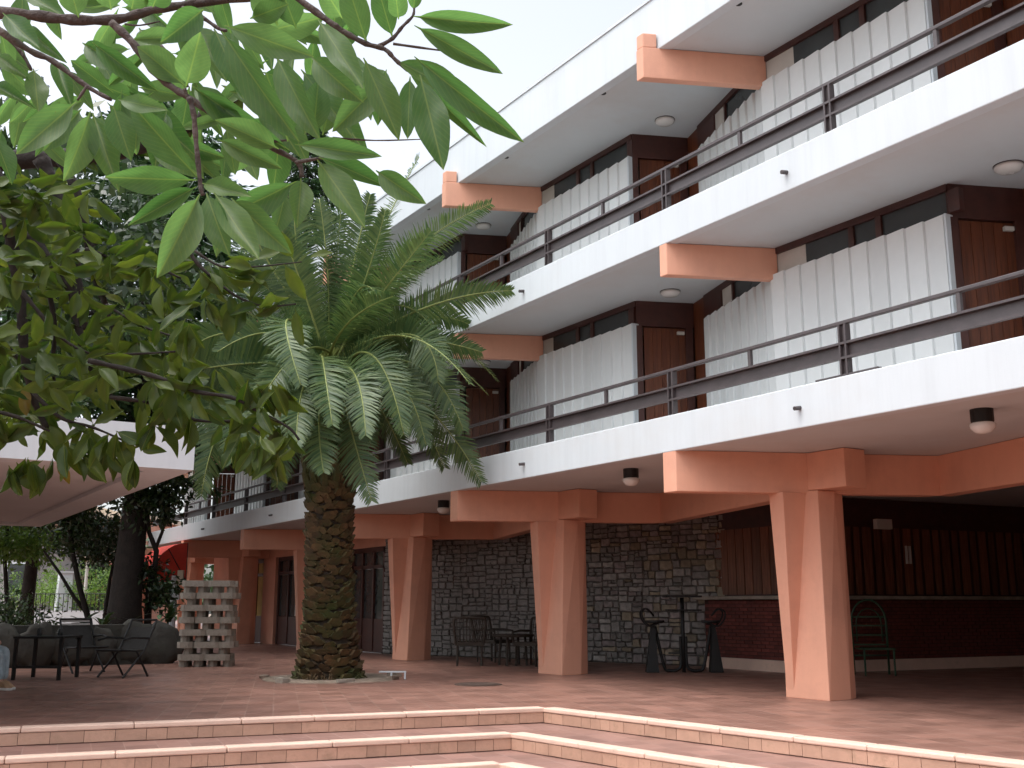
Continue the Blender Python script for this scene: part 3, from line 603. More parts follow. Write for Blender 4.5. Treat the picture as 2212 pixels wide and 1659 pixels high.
# pruned stubs under the crown
for r_ in range(7):
    zz = 3.15 + r_ * 0.24; n_ = 12
    for j in range(n_):
        a = 2 * math.pi * (j + 0.5 * (r_ % 2)) / n_ + rnd.uniform(-.12, .12); c = pax(zz); rr = prad(zz) - 0.03; dirv = Vector((math.cos(a), math.sin(a), 0))
        p = c + dirv * rr; tip = p + dirv * rnd.uniform(.06, .16) + Vector((0, 0, rnd.uniform(.22, .36)))
        m = MB(); m.tube([p + Vector((0, 0, -0.05)), (p + tip) / 2 + dirv * .04, tip], [0.10, 0.075, 0.045], 6); m.build('leaf_stub', BOOT, PALM)
m = MB()
for i in range(90):
    a = rnd.uniform(0, 2 * math.pi); d = Vector((math.cos(a), math.sin(a), 0)); p = PB + d * 0.50
    m.tube([p + Vector((0, 0, rnd.uniform(.05, .14))), p + d * rnd.uniform(.07, .2) + Vector((0, 0, -.01))], [0.014, 0.008], 4)
tag(m.build('root_fringe', BOOT, PALM), kind='stuff')

def bez(p0, p1, p2, t): return p0 * (1 - t) ** 2 + p1 * (2 * t * (1 - t)) + p2 * t ** 2
def frond(p0, mid, p2, width=0.40, seed=0, nl=112, twist=0.0, face=0.0):
    rnd = random.Random(seed); p1 = mid * 2 - (p0 + p2) * 0.5
    N = 26; pts = [bez(p0, p1, p2, i / N) for i in range(N + 1)]; L = sum((pts[i + 1] - pts[i]).length for i in range(N))
    mb = MB(); Z = Vector((0, 0, 1))
    for i in range(nl):
        t = 0.13 + 0.87 * (i + 0.5) / nl; p = bez(p0, p1, p2, t); T = (bez(p0, p1, p2, min(1, t + .01)) - bez(p0, p1, p2, t - .01)).normalized()
        side = T.cross(Z)
        if side.length < 0.15: side = T.cross(RT)
        side.normalize(); nrm = side.cross(T).normalized()
        if face:
            s2 = T.cross((p - CAM).normalized())
            if s2.length > .1:
                s2.normalize(); s2 = s2 if s2.dot(side) >= 0 else -s2; side = (side * (1 - face) + s2 * face).normalized(); nrm = side.cross(T).normalized()
        if twist: q = Matrix.Rotation(twist, 3, T); side = q @ side; nrm = q @ nrm
        prof = min(1.0, 0.45 + 1.6 * (t - .13)) * (1.0 if t < .6 else 1.0 - 0.75 * ((t - .6) / .4) ** 1.6)
        for sg in (-1, 1):
            l = width * prof * rnd.uniform(.86, 1.1); fw = 0.45 + 0.9 * max(0, t - .55) + rnd.uniform(-.08, .08)
            d = (side * sg + T * fw + nrm * rnd.uniform(.05, .42)).normalized(); droop = Vector((0, 0, -1)) * l * rnd.uniform(.08, .36)
            wv = T.cross(d).cross(d).normalized() * (0.0115 + .005 * rnd.random())
            a = p; b = p + d * l * .45 + droop * .18; c = p + d * l * .8 + droop * .6; e = p + d * l + droop
            w2 = wv * 0.95; w3 = wv * .55
            mb.add([a - wv * .6, a + wv * .6, b + w2, b - w2, c + w3, c - w3, e], [(0, 1, 2, 3), (3, 2, 4, 5), (5, 4, 6)])
    fo = mb.build('frond', FROND, PALM)
    m = MB(); m.tube(pts, [0.024 * (1 - i / (N + 2)) + 0.004 for i in range(N + 1)], 6); m.build('rachis', RACH, fo, smooth=True)
    return fo
FR = [(708, 600, 690, 430, .3), (724, 590, 742, 400, .8), (800, 560, 905, 338, 1.8), (850, 585, 1060, 440, -.3), (905, 670, 1105, 628, -.4),
      (880, 722, 947, 822, -1.2), (890, 785, 1000, 928, -.9), (890, 850, 1040, 1042, -.5), (748, 888, 803, 1082, -1.9), (697, 775, 718, 918, -2.7),
      (690, 875, 699, 1020, -2.2), (800, 765, 872, 938, -2.0), (522, 855, 435, 1072, -1.0), (478, 765, 420, 908, -.6), (640, 880, 598, 1052, -1.2),
      (600, 640, 515, 555, 0), (560, 690, 435, 640, .5), (560, 735, 398, 715, 0), (540, 785, 402, 805, -.8), (640, 600, 590, 425, 1.0),
      (830, 640, 955, 560, 1.6), (870, 700, 1012, 700, 1.0), (850, 785, 965, 868, 1.4), (780, 630, 832, 455, -.5), (622, 690, 650, 832, -2.5),
      (570, 800, 470, 930, .6), (620, 880, 540, 1020, .8), (600, 720, 470, 760, -1.6), (660, 640, 610, 500, -.8), (760, 690, 850, 640, -1.8), (800, 850, 880, 1000, .6), (760, 830, 800, 960, -.2), (580, 610, 480, 470, 1.6), (540, 740, 420, 760, 1.8), (650, 760, 560, 870, -2.0), (560, 830, 500, 1000, -1.6), (500, 800, 450, 980, -.2), (600, 830, 560, 985, -2.0), (660, 820, 640, 960, -2.4), (760, 800, 790, 940, -2.5), (840, 800, 920, 960, -1.4), (850, 830, 960, 1010, .2), (820, 640, 930, 500, -1.0), (760, 590, 800, 420, .4), (650, 580, 640, 410, 0), (860, 730, 1040, 760, -.2), (560, 660, 450, 560, .8), (600, 600, 540, 480, -.4), (520, 720, 390, 780, -1.2)]
for i, (mx, my, tx, ty, dd) in enumerate(FR):
    dpt = 18.1; frond(PC + Vector((rnd.uniform(-.12, .12), rnd.uniform(-.12, .12), rnd.uniform(-.35, .25))), at(mx, my, dpt + dd * .55), at(tx, ty, dpt + dd), 0.48 * (1 if i < 15 else .98), 100 + i, twist=rnd.uniform(-.25, .25), face=(.5 if my > ty else .8) * (1 if dd < .5 else .5))
# fronds on the far side
for i in range(12):
    a = R(-10 + i * 17); L = rnd.uniform(2.6, 3.4); el = R(rnd.uniform(5, 65)); dv_ = Vector((math.sin(a), math.cos(a), 0)) * 1.0
    mid = PC + dv_ * (L * .5 * math.cos(el)) + Vector((0, 0, L * .5 * math.sin(el))); tip = PC + dv_ * (L * .95 * math.cos(el)) + Vector((0, 0, L * (.8 * math.sin(el) - .35)))
    frond(PC, mid, tip, .38, 300 + i, 50)

# planting bed round the palm
bed = thing('palm_bed', (7.05, 16.75, 0), 'pale gravel and cement patch round the palm trunk', 'planting bed')
m = MB(); n_ = 40; ring = []
for j in range(n_):
    a = 2 * math.pi * j / n_; rr = 1.12 * (1 + .10 * noise.noise(Vector((math.cos(a) * 1.5, math.sin(a) * 1.5, 3)))); ring.append((7.05 + rr * math.cos(a), 16.72 + rr * .92 * math.sin(a)))
m.loft([(x, y, -0.003) for x, y in ring], [(7.05 + (x - 7.05) * .94, 16.72 + (y - 16.72) * .94, 0.03) for x, y in ring]); m.build('cement_patch', SAND, bed)
for j in range(7):
    a = 2 * math.pi * j / 7 + rnd.uniform(-.1, .1); c = Vector((7.05 + 1.1 * math.cos(a), 16.72 + 1.0 * math.sin(a), 0.03)); m = MB(); l = rnd.uniform(.16, .3)
    m.box((0, 0, 0), (l, rnd.uniform(.09, .14), rnd.uniform(.05, .09))); m.v = [(x + rnd.uniform(-.015, .015), y + rnd.uniform(-.015, .015), z + rnd.uniform(-.01, .01)) for x, y, z in m.v]
    inst('edging_stone', m.mesh('edging_stone', CONC if j % 3 else SAND), bed, c, a + R(90) + rnd.uniform(-.3, .3))
st = thing('white_stand', onz(848, 1467), 'small low white metal stand on the paving beside the palm', 'stand')
c = onz(848, 1467); rz = -YAW
m = MB(); ux = Vector((math.cos(rz), math.sin(rz), 0))
m.box((c.x, c.y, 0.115), (0.44, 0.05, 0.022), rz); m.build('top_bar', WHITE, st)
for s in (-.02, .20): m = MB(); p = c + ux * s; m.box((p.x, p.y, 0.051), (0.025, 0.04, 0.104), rz); m.build('leg', WHITE, st)
dg = thing('drain_cover', (8.42, 14.35, 0), 'flat dark drain cover set in the terracotta paving', 'drain cover')
m = MB(); m.lathe((8.42, 14.35, -0.003), [(0.36, 0), (0.36, 0.008)], 28); m.build('rim', JOINT, dg)
m = MB(); m.lathe((8.42, 14.35, 0.0), [(0.31, 0), (0.31, 0.012)], 28); m.build('lid', JOINT, dg)

# ------------------------------------------------------------------ breeze-block screen and rock wall
BS = thing('block_screen', (6.42, 21.45, 0), 'open stack of pale concrete blocks laid criss-cross, left of the palm', 'block screen')
rz = -YAW + R(4); u = Vector((math.cos(rz), math.sin(rz), 0)); v = Vector((-u.y, u.x, 0)); c0 = Vector((6.42, 21.45, 0)); zz = 0.0; hl = 0.117
rnd = random.Random(3)
def hexbar(l, d_, h_):
    m = MB(); p = [(-l / 2, -d_ * .2), (-l / 2 + .07, -d_ / 2), (l / 2 - .07, -d_ / 2), (l / 2, -d_ * .2), (l / 2, d_ * .2), (l / 2 - .07, d_ / 2), (-l / 2 + .07, d_ / 2), (-l / 2, d_ * .2)]
    return m.prism(p, 0, h_)
longs = hexbar(0.50, 0.17, hl).mesh('block', CONC); shorts = hexbar(0.30, 0.20, hl).mesh('block', CONC)
for lay in range(14):
    z = lay * (hl + .0005) - 0.002
    if lay % 2:
        off = 0.0 if lay % 4 == 1 else 0.24
        for sx in ((-.27, .23) if lay % 4 == 1 else (-.48, .02, .48)):
            for sy in (-.22, .22):
                if abs(sx) > .4: inst('block', shorts, BS, c0 + u * (sx * .82) + v * sy + Vector((0, 0, z)), rz + rnd.uniform(-.03, .03))
                else: inst('block', longs, BS, c0 + u * sx + v * sy + Vector((0, 0, z)), rz + rnd.uniform(-.03, .03))
    else:
        for sx in ((-.42, -.14, .14, .42) if lay % 4 == 0 else (-.34, -.02, .32)):
            inst('block', shorts if False else longs, BS, c0 + u * sx + Vector((0, 0, z)), rz + R(90) + rnd.uniform(-.04, .04))
RW = thing('rock_wall', (0, 22.9, 0), 'low rough boulder wall behind the dark chairs on the left', 'wall')
m = MB(); m.bbox((-9, 22.9, -0.003), (6.0, 23.4, 0.78)); m.build('core', ROCK, RW)
for i in range(30):
    x = -5.2 + (i % 20) * .58 + rnd.uniform(-.08, .08); zc = .36 if i < 20 else .66
    bm = bmesh.new(); bmesh.ops.create_icosphere(bm, subdivisions=3, radius=1.0)
    sx, sy, sz = rnd.uniform(.34, .46), rnd.uniform(.08, .12), rnd.uniform(.40, .48) if i < 20 else rnd.uniform(.10, .16)
    for vv in bm.verts:
        nn_ = noise.noise(vv.co * 1.6 + Vector((i * 3.1, 0, 0))) * .35 + noise.noise(vv.co * 3.5 + Vector((i, 2, 0))) * .16; q = vv.co * (1 + nn_); vv.co = Vector((q.x * sx, q.y * sy, q.z * sz))
    me = bpy.data.meshes.new('rock'); bm.to_mesh(me); bm.free(); me.materials.append(ROCK); me.shade_smooth()
    inst('rock', me, RW, (x, 22.86 + rnd.uniform(-.05, .08), zc + rnd.uniform(-.04, .04)), rnd.uniform(-.3, .3))

# ------------------------------------------------------------------ furniture under the arcade
def smooth_path(pts, k=5):
    pts = [Vector(p) for p in pts]; out = []
    for i in range(len(pts) - 1):
        a = pts[max(0, i - 1)]; b = pts[i]; c = pts[i + 1]; d = pts[min(len(pts) - 1, i + 2)]
        for j in range(k):
            t = j / k; out.append(0.5 * ((2 * b) + (c - a) * t + (2 * a - 5 * b + 4 * c - d) * t * t + (3 * b - a - 3 * c + d) * t ** 3))
    return out + [pts[-1]]
def wicker_chair(p, rz, label):
    t = thing('wicker_chair', p, label, 'chair', 'wicker chairs by the stone wall')
    M = Matrix.Translation(p) @ Matrix.Rotation(rz, 4, 'Z')
    def part(name, mb_, sm=False): mb_.v = [tuple(M @ Vector(q)) for q in mb_.v]; return mb_.build(name, WICKER, t, smooth=sm)
    for x in (-.24, .24):
        for y in (-.24, .24): part('leg', MB().tube([(x, y, 0), (x, y, .42)], .022, 6))
    part('seat', MB().box((0, 0, .42), (.56, .56, .07)))
    bk = part('backrest', MB().tube(smooth_path([(-.27, .26, .4), (-.31, .36, .86), (-.2, .39, .92), (.2, .39, .92), (.31, .36, .86), (.27, .26, .4)], 4), .026, 6))
    for i in range(9):
        x = -.24 + i * .06; part('cane', MB().tube([(x, .27, .44), (x * 1.08, .385, .90)], .009, 5)).parent = bk
    for x in (-.29, .29): part('armrest', MB().tube([(x, -.26, .42), (x * 1.05, -.27, .64), (x * 1.08, 0, .67), (x * 1.08, .32, .66)], .024, 6))
    return t
wicker_chair(onz(1014, 1437), R(150), 'dark wicker armchair at the left end of the group by the stone wall')
wicker_chair(onz(1066, 1430), R(20), 'dark wicker armchair behind the low table, back against the stone wall')
wicker_chair(onz(1152, 1438), R(-70), 'dark wicker armchair half hidden by the second peach column')
wt = thing('low_table', onz(1108, 1437), 'dark low table between the wicker armchairs', 'table'); p = onz(1108, 1437)
m = MB(); m.lathe((p.x, p.y, .55), [(.40, 0), (.42, .02), (.42, .05)], 20); m.build('table_top', WICKER, wt)
for a in range(4): m = MB(); d = Vector((math.cos(a * 1.57 + .6), math.sin(a * 1.57 + .6), 0)); m.tube([p + d * .3, p + d * .26 + Vector((0, 0, .55))], .025, 6); m.build('leg', WICKER, wt)

bp_ = onz(1478, 1452); BT = thing('bar_table', bp_, 'tall black bar table with two attached stools in front of the stone wall', 'bar table')
u = RT.copy(); fwd = _h.copy()
def loc3(a, b, z): q = bp_ + u * a + fwd * b; return (q.x, q.y, z)
m = MB(); m.tube([loc3(0, 0, 0), loc3(0, 0, 1.30)], .035, 10); m.build('pole', BLACKM, BT, smooth=True)
m = MB(); m.box(loc3(0.0, 0, 1.32), (.64, .5, .03), -YAW); m.build('table_top', BLACKM, BT)
m = MB(); m.box(loc3(0.02, 0, 1.08), (.60, .34, .025), -YAW); m.build('shelf', BLACKM, BT)
m = MB(); m.box(loc3(-.02, 0, .33), (.5, .04, .03), -YAW); m.build('foot_rail', BLACKM, BT)
for s in (-1, 1):
    m = MB(); m.tube(smooth_path([loc3(s * .05, 0, .62), loc3(s * .05, 0, .15), loc3(s * .12, 0, .04), loc3(s * .26, 0, .03), loc3(s * .36, 0, .12), loc3(s * .50, 0, .80)]), .028, 8); m.build('base_tube', BLACKM, BT, smooth=True)
    m = MB(); m.loft([loc3(s * .68, -.14, 0), loc3(s * .46, -.14, 0), loc3(s * .46, .14, 0), loc3(s * .68, .14, 0)], [loc3(s * .575, -.05, .80), loc3(s * .51, -.05, .80), loc3(s * .51, .05, .80), loc3(s * .575, .05, .80)]); m.build('leg_shroud', BLACKM, BT)
    sq = Vector(loc3(s * .50, 0, .85)); m = MB(); m.lathe(sq, [(.13, 0), (.17, .02), (.165, .05)], 18); se = m.build('seat', BLACKM, BT)
    for o_ in (-.11, .11):
        m = MB(); m.tube(smooth_path([loc3(s * .45, o_, .86), loc3(s * .60, o_ * 1.3, .80), loc3(s * .72, o_ * 1.3, .92), loc3(s * .74, o_, 1.05), loc3(s * .64, o_ * .6, 1.10), loc3(s * .52, 0, .98)]), .016, 6); m.build('back_loop', BLACKM, se, smooth=True)
gp = onz(1884, 1457); GC = thing('green_chair', gp, 'green metal chair with arched slatted back beside the nearest column', 'chair')
def g3(a, b, z): q = gp + u * a + fwd * b; return (q.x, q.y, z)
m = MB(); pts = [(-.30, 0, 0), (-.30, 0, .9)] + [(-.30 * math.cos(t_), 0, .9 + .36 * math.sin(t_)) for t_ in [R(20 * i) for i in range(1, 9)]] + [(.30, 0, .9), (.30, 0, 0)]
m.tube([g3(*q) for q in pts], .02, 8); m.build('back_frame', GREENM, GC, smooth=True)
m = MB(); pts = [(-.22, 0, .55), (-.22, 0, .85)] + [(-.22 * math.cos(t_), 0, .85 + .26 * math.sin(t_)) for t_ in [R(20 * i) for i in range(1, 9)]] + [(.22, 0, .85), (.22, 0, .55)]
m.tube([g3(*q) for q in pts], .012, 6); m.build('inner_arch', GREENM, GC, smooth=True)
for z in (.32, .50, .66, .82, .97): m = MB(); m.box(g3(0, 0, z), (.58, .012, .03), -YAW); m.build('slat', GREENM, GC)
m = MB(); m.box(g3(0, -.24, .44), (.54, .46, .03), -YAW); m.build('seat', GREENM, GC)
for s in (-.25, .25): m = MB(); m.tube([g3(s, -.44, 0), g3(s, -.44, .44)], .018, 6); m.build('leg', GREENM, GC)

# ------------------------------------------------------------------ dark chairs and table on the left
CLOTH = mat('dark_sling_fabric', (0.030, 0.028, 0.026), 0.8, 0.3, 20); STRIPE = mat('white_stripe_fabric', (0.42, 0.40, 0.38), 0.8, 0.1, 10)
def sling_chair(p, rz, label, stripe):
    t = thing('sling_chair', p, label, 'chair'); M = Matrix.Translation(p) @ Matrix.Rotation(rz, 4, 'Z')
    def part(name, mb_, m_=BLACKM, par=None): mb_.v = [tuple(M @ Vector(q)) for q in mb_.v]; return mb_.build(name, m_, par or t)
    for x in (-.29, .29):
        part('leg', MB().tube([(x, .42, .92), (x, .18, .42), (x, -.24, 0)], .018, 6)); part('leg', MB().tube([(x, .30, 0), (x, .02, .42), (x, -.30, .44)], .018, 6))
        part('armrest', MB().tube([(x, .26, .62), (x, -.10, .64), (x, -.28, .60)], .02, 6))
    part('cross_bar', MB().tube([(-.29, .42, .92), (.29, .42, .92)], .018, 6)); part('cross_bar', MB().tube([(-.29, -.30, .44), (.29, -.30, .44)], .018, 6))
    bkm = MB(); bkm.loft([(-.27, .20, .44), (.27, .20, .44), (.27, .22, .45), (-.27, .22, .45)], [(-.27, .40, .80), (.27, .40, .80), (.27, .42, .80), (-.27, .42, .80)]); bk = part('backrest', bkm, CLOTH)
    part('seat', MB().box((0, -.04, .425), (.54, .50, .02)), CLOTH)
    if stripe:
        for z0, z1 in ((.815, .845), (.865, .91)):
            part('stripe', MB().loft([(-.26, .385 + (z0 - .815) * .4, z0), (.26, .385 + (z0 - .815) * .4, z0), (.26, .40 + (z0 - .815) * .4, z0), (-.26, .40 + (z0 - .815) * .4, z0)], [(-.26, .385 + (z1 - .815) * .4, z1), (.26, .385 + (z1 - .815) * .4, z1), (.26, .40 + (z1 - .815) * .4, z1), (-.26, .40 + (z1 - .815) * .4, z1)]), STRIPE, bk)
    return t
sling_chair(onz(262, 1462), R(-60), 'dark sling chair with bent metal legs right of the shaded table', False)
sling_chair(onz(178, 1452), R(15), 'dark sling chair with a white striped top edge behind the shaded table', True)
tp = onz(98, 1466); DT = thing('dark_table', tp, 'dark square table in deep shade under the canopy', 'table')
def t3(a, b, z): q = tp + u * a + fwd * b; return (q.x, q.y, z)
m = MB(); m.box(t3(0, 0, .66), (.80, .80, .035), -YAW); m.build('table_top', BLACKM, DT)
for a in (-.36, .36):
    for b in (-.36, .36): m = MB(); m.box(t3(a, b, .32), (.05, .05, .64), -YAW); m.build('leg', BLACKM, DT)
m = MB(); m.box(t3(0, -.36, .20), (.67, .04, .04), -YAW); m.build('cross_bar', BLACKM, DT)
for i, (a, b) in enumerate(((-.18, .05), (.12, .15))):
    o = MB(); q = Vector(t3(a, b, .678)); o.lathe(q, [(.035, 0), (.045, .05), (.03, .12)], 12)
    tag(o.build('glass_tumbler', GLASS), ['dark tumbler on the shaded table, left of the pair', 'dark tumbler on the shaded table, right of the pair'][i], 'glass', 'tumblers on the dark table')

# ------------------------------------------------------------------ seated person cut off by the left edge
ft = onz(4, 1491); d1 = (RT * .92 - _h * .4).normalized(); d2 = Vector((-d1.y, d1.x, 0))
def b3(a, s, z): q = Vector((ft.x, ft.y, 0)) + d1 * a + d2 * s; return Vector((q.x, q.y, z))
JEAN = mat('pale_jeans', (0.36, 0.47, 0.53), 0.85, 0.15, 14, bump=0.3, bscale=60); SKIN = mat('skin', (0.52, 0.33, 0.24), 0.55, 0.1, 8); SHIRT = mat('white_shirt', (0.6, 0.6, 0.58), 0.85, 0.1, 8); SHOE = mat('tan_shoe', (0.42, 0.27, 0.16), 0.7, 0.2, 10); SOLE = mat('white_sole', (0.72, 0.72, 0.70), 0.6, 0.08, 10); HAIR = mat('dark_hair', (0.03, 0.02, 0.015), 0.6, 0.3, 20)
PER = thing('person', b3(-.6, 0, 0), 'seated person in pale jeans and white-soled shoe, cut off by the left edge', 'person')
def skin_obj(name, verts, edges, radii, mt, root):
    me = bpy.data.meshes.new(name); off = wloc(PER); me.from_pydata([tuple(Vector(q) - off) for q in verts], edges, []); me.materials.append(mt)
    o = bpy.data.objects.new(name, me); COL.objects.link(o); o.parent = PER
    md = o.modifiers.new('skin', 'SKIN'); md.use_smooth_shade = True
    for i, r_ in enumerate(radii): me.skin_vertices[0].data[i].radius = (r_, r_)
    me.skin_vertices[0].data[root].use_root = True
    sb = o.modifiers.new('sub', 'SUBSURF'); sb.levels = 1; sb.render_levels = 2
    return o
hip = (-.62, .0, .52)
B = [b3(-.62, 0, .52), b3(-.64, 0, .75), b3(-.65, 0, .98), b3(-.65, 0, 1.06), b3(-.62, 0, 1.14), b3(-.61, 0, 1.26),
     b3(-.64, .18, .96), b3(-.55, .24, .72), b3(-.32, .18, .62), b3(-.64, -.18, .96), b3(-.55, -.24, .72), b3(-.32, -.18, .62),
     b3(-.60, .09, .52), b3(-.16, .14, .54), b3(-.14, .14, .12), b3(-.60, -.09, .52), b3(-.10, -.02, .52), b3(-.05, 0, .12), b3(-.12, .14, .06), b3(-.03, 0, .06)]
Eg = [(0, 1), (1, 2), (2, 3), (3, 4), (4, 5), (2, 6), (6, 7), (7, 8), (2, 9), (9, 10), (10, 11), (0, 12), (12, 13), (13, 14), (0, 15), (15, 16), (16, 17), (14, 18), (17, 19)]
Ra = [.12, .12, .10, .05, .085, .075, .055, .042, .032, .055, .042, .032, .08, .055, .038, .08, .055, .038, .035, .035]
skin_obj('body', B, Eg, Ra, SKIN, 0)
J = [B[0], B[12], B[13], B[14], B[15], B[16], B[17]]; skin_obj('jeans', J, [(0, 1), (1, 2), (2, 3), (0, 4), (4, 5), (5, 6)], [.145, .10, .075, .058, .10, .075, .060], JEAN, 0)
S = [B[0], B[1], B[2], B[6], B[7], B[9], B[10]]; skin_obj('shirt', [b3(-.62, 0, .60), B[1], B[2], B[6], B[7], B[9], B[10]], [(0, 1), (1, 2), (2, 3), (3, 4), (2, 5), (5, 6)], [.15, .145, .12, .07, .055, .07, .055], SHIRT, 0)
m = MB(); m.lathe(B[5] + Vector((0, 0, -.06)), [(.088, 0), (.094, .06), (.085, .11), (.04, .14)], 16); m.build('hair', HAIR, PER, smooth=True)
for a_, s_ in ((.0, 0), (-.10, .14)):
    def sh(x, y): q = b3(a_ + x, s_ + y, 0); return (q.x, q.y)
    foot = [(-.09, -.035), (.02, -.045), (.13, -.048), (.185, -.02), (.185, .02), (.13, .048), (.02, .045), (-.09, .035)]
    q = [sh(x, y) for x, y in foot]; ar = sum(q[i][0] * q[(i + 1) % 8][1] - q[(i + 1) % 8][0] * q[i][1] for i in range(8)); q = q if ar > 0 else q[::-1]
    m = MB(); m.prism(q, 0.0, 0.035); m.build('shoe_sole', SOLE, PER, bevel=.008)
    cx_ = sum(p[0] for p in q) / 8; cy_ = sum(p[1] for p in q) / 8; hq = b3(a_ - .03, s_, 0)
    m = MB(); m.loft([(cx_ + (x - cx_) * .96, cy_ + (y - cy_) * .96, .0355) for x, y in q], [(hq.x + (x - cx_) * .5, hq.y + (y - cy_) * .72, .12) for x, y in q]); m.build('shoe', SHOE, PER, smooth=False, bevel=.01)
SC = thing('garden_chair', b3(-.62, 0, 0), 'plain dark chair under the seated person at the left edge', 'chair')
m = MB(); q = b3(-.60, 0, .40); m.box(q, (.46, .46, .03), math.atan2(d1.y, d1.x)); m.build('seat', BLACKM, SC)
m = MB(); q = b3(-.86, 0, .75); m.box(q, (.03, .44, .44), math.atan2(d1.y, d1.x)); m.build('backrest', BLACKM, SC)
for a in (-.82, -.38):
    for s in (-.2, .2): m = MB(); m.tube([b3(a, s, 0), b3(a, s, .40)], .016, 6); m.build('leg', BLACKM, SC)
# ------------------------------------------------------------------ magnolia overhanging the court
MT = Vector((-0.6, 6.4, -0.48))
MAG = thing('magnolia_tree', MT, 'broad-leaved magnolia hanging large glossy leaves into the upper left of the view', 'tree')
def leaf_geo(fold, curl, wav, seed, nx=12):
    r = random.Random(seed); vs = []; fs = []; ys = (-1, -.5, 0, .5, 1)
    for i in range(nx + 1):
        t = i / nx
        if t < .07: hw = 0.018
        else:
            s = (t - .07) / .93; hw = .5 * (math.sin(math.pi * min(1, s ** .95)) ** .82) + .004 if s < .93 else .5 * (math.sin(math.pi * .93 ** .95) ** .82) * ((1 - s) / .07) ** 1.4 + .004
            if i == nx: hw = .004
        for y in ys:
            yy = y * hw; z = fold * abs(yy) - curl * (t - .1) ** 2 * .5 + wav * math.sin(t * 9 + r.random() * .3 + (2 if y > 0 else 0)) * abs(yy)
            vs.append((t, yy, z))
    n = len(ys)
    for i in range(nx):
        for j in range(n - 1): fs.append((i * n + j, (i + 1) * n + j, (i + 1) * n + j + 1, i * n + j + 1))
    return vs, fs
LG = [leaf_geo(f, c, w_, i) for i, (f, c, w_) in enumerate(((.2, .2, .06), (.28, .35, .05), (.14, .1, .08), (.32, .45, .04), (.22, -.1, .07), (.36, .25, .05)))]
def lmesh(mt, nm):
    out = []
    for vs, fs in LG:
        me = bpy.data.meshes.new(nm); me.from_pydata(vs, [], fs); me.materials.append(mt); me.shade_smooth(); out.append(me)
    return out
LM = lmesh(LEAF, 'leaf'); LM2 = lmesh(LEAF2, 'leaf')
MAGBR = {}
def leaf_matrix(Bp, Tp, wid, roll):
    x = Tp - Bp; L = x.length; x = x / L; vdir = ((Bp + Tp) / 2 - CAM).normalized(); nz = -vdir - x * (-vdir).dot(x)
    if nz.length < .05: nz = Vector((0, 0, 1)) - x * x.z
    nz.normalize(); nz = Matrix.Rotation(roll, 3, x) @ nz; y = nz.cross(x)
    M = Matrix((x, y, nz)).transposed().to_4x4(); M.translation = Bp
    return M @ Matrix.Diagonal((L, wid, L, 1)), L
def put_leaf(M, me):
    o = bpy.data.objects.new('leaf', me); COL.objects.link(o); o.parent = MAG
    l, r, s = M.decompose(); o.location = l - MT; o.rotation_euler = r.to_euler(); o.scale = s
    return o
NEAR = [ # base x,y  tip x,y  width(px)  depth
 (893,35,1097,56,46,2.7),(895,55,1088,161,46,2.6),(895,122,1122,306,56,2.55),(852,130,1025,213,50,2.7),(873,142,1046,311,32,2.75),(907,162,957,362,74,2.5),(886,165,880,297,46,2.8),(785,125,863,295,62,2.65),
 (793,94,744,-50,60,2.7),(848,81,812,-40,52,2.8),(861,42,852,-40,42,2.75),(893,23,899,-40,30,2.8),(828,175,726,275,62,2.85),(835,150,812,262,46,2.95),
 (485,55,675,122,64,2.45),(462,62,527,202,66,2.7),(480,68,634,302,70,2.6),(672,122,771,214,62,2.55),(596,118,682,297,62,2.65),(687,42,782,186,56,2.6),(637,312,818,335,44,2.5),(688,340,832,396,42,2.6),
 (812,368,914,438,50,2.55),(622,306,580,158,74,2.75),(677,292,688,172,60,2.8),(697,292,718,212,48,2.85),(415,186,604,320,56,2.7),(602,322,470,258,52,2.65),(685,345,786,482,64,2.5),(640,392,477,476,62,2.45),(650,385,644,484,50,2.6),(616,415,598,505,48,2.7),
 (425,389,227,384,58,2.35),(425,403,284,481,42,2.4),(431,420,345,596,74,2.3),(446,416,490,548,60,2.4),(462,415,562,567,60,2.35),(500,428,617,542,66,2.45),(437,396,532,418,40,2.5),(425,380,274,220,66,2.45),(415,185,522,264,48,2.65),(470,300,600,362,44,2.75),
 (165,220,34,336,64,2.5),(176,235,98,322,52,2.6),(195,240,150,386,62,2.4),(200,244,252,402,56,2.45),(245,230,281,342,60,2.5),(255,215,357,236,38,2.5),(245,200,153,130,38,2.7),(-5,120,56,166,32,2.8),(6,28,90,110,46,2.7),(72,148,84,238,46,2.7),(118,130,152,216,38,2.75),(-10,188,54,216,28,2.8),(200,92,332,192,44,2.75),
 (440,20,358,86,62,2.6),(402,186,432,78,70,2.7),(398,184,298,98,62,2.7),(170,38,148,-40,56,2.9),(240,22,228,-50,60,2.85),(285,20,296,-50,60,2.9),(600,55,556,-40,72,2.7),(640,62,606,-30,62,2.75),(540,40,620,10,48,2.8),(560,70,700,40,60,2.85),(330,15,352,-45,54,2.9),(650,150,760,290,58,2.95),(560,200,640,330,60,2.95),(700,200,790,330,54,3.0),(520,120,560,250,60,2.95),(740,40,690,-40,54,2.9),(300,230,420,330,58,2.8),(360,240,330,350,54,2.85),(330,300,430,380,56,2.8),(110,230,60,260,40,2.9),(560,420,520,520,52,2.7),(700,380,760,430,44,2.8),(480,420,470,540,48,2.75),
 (690,150,660,280,56,3.0),(760,110,800,250,48,3.05),(60,60,120,120,36,3.0),(420,60,480,150,52,3.0),(300,60,360,150,46,3.05)]
rnd = random.Random(21); nleaf = 0
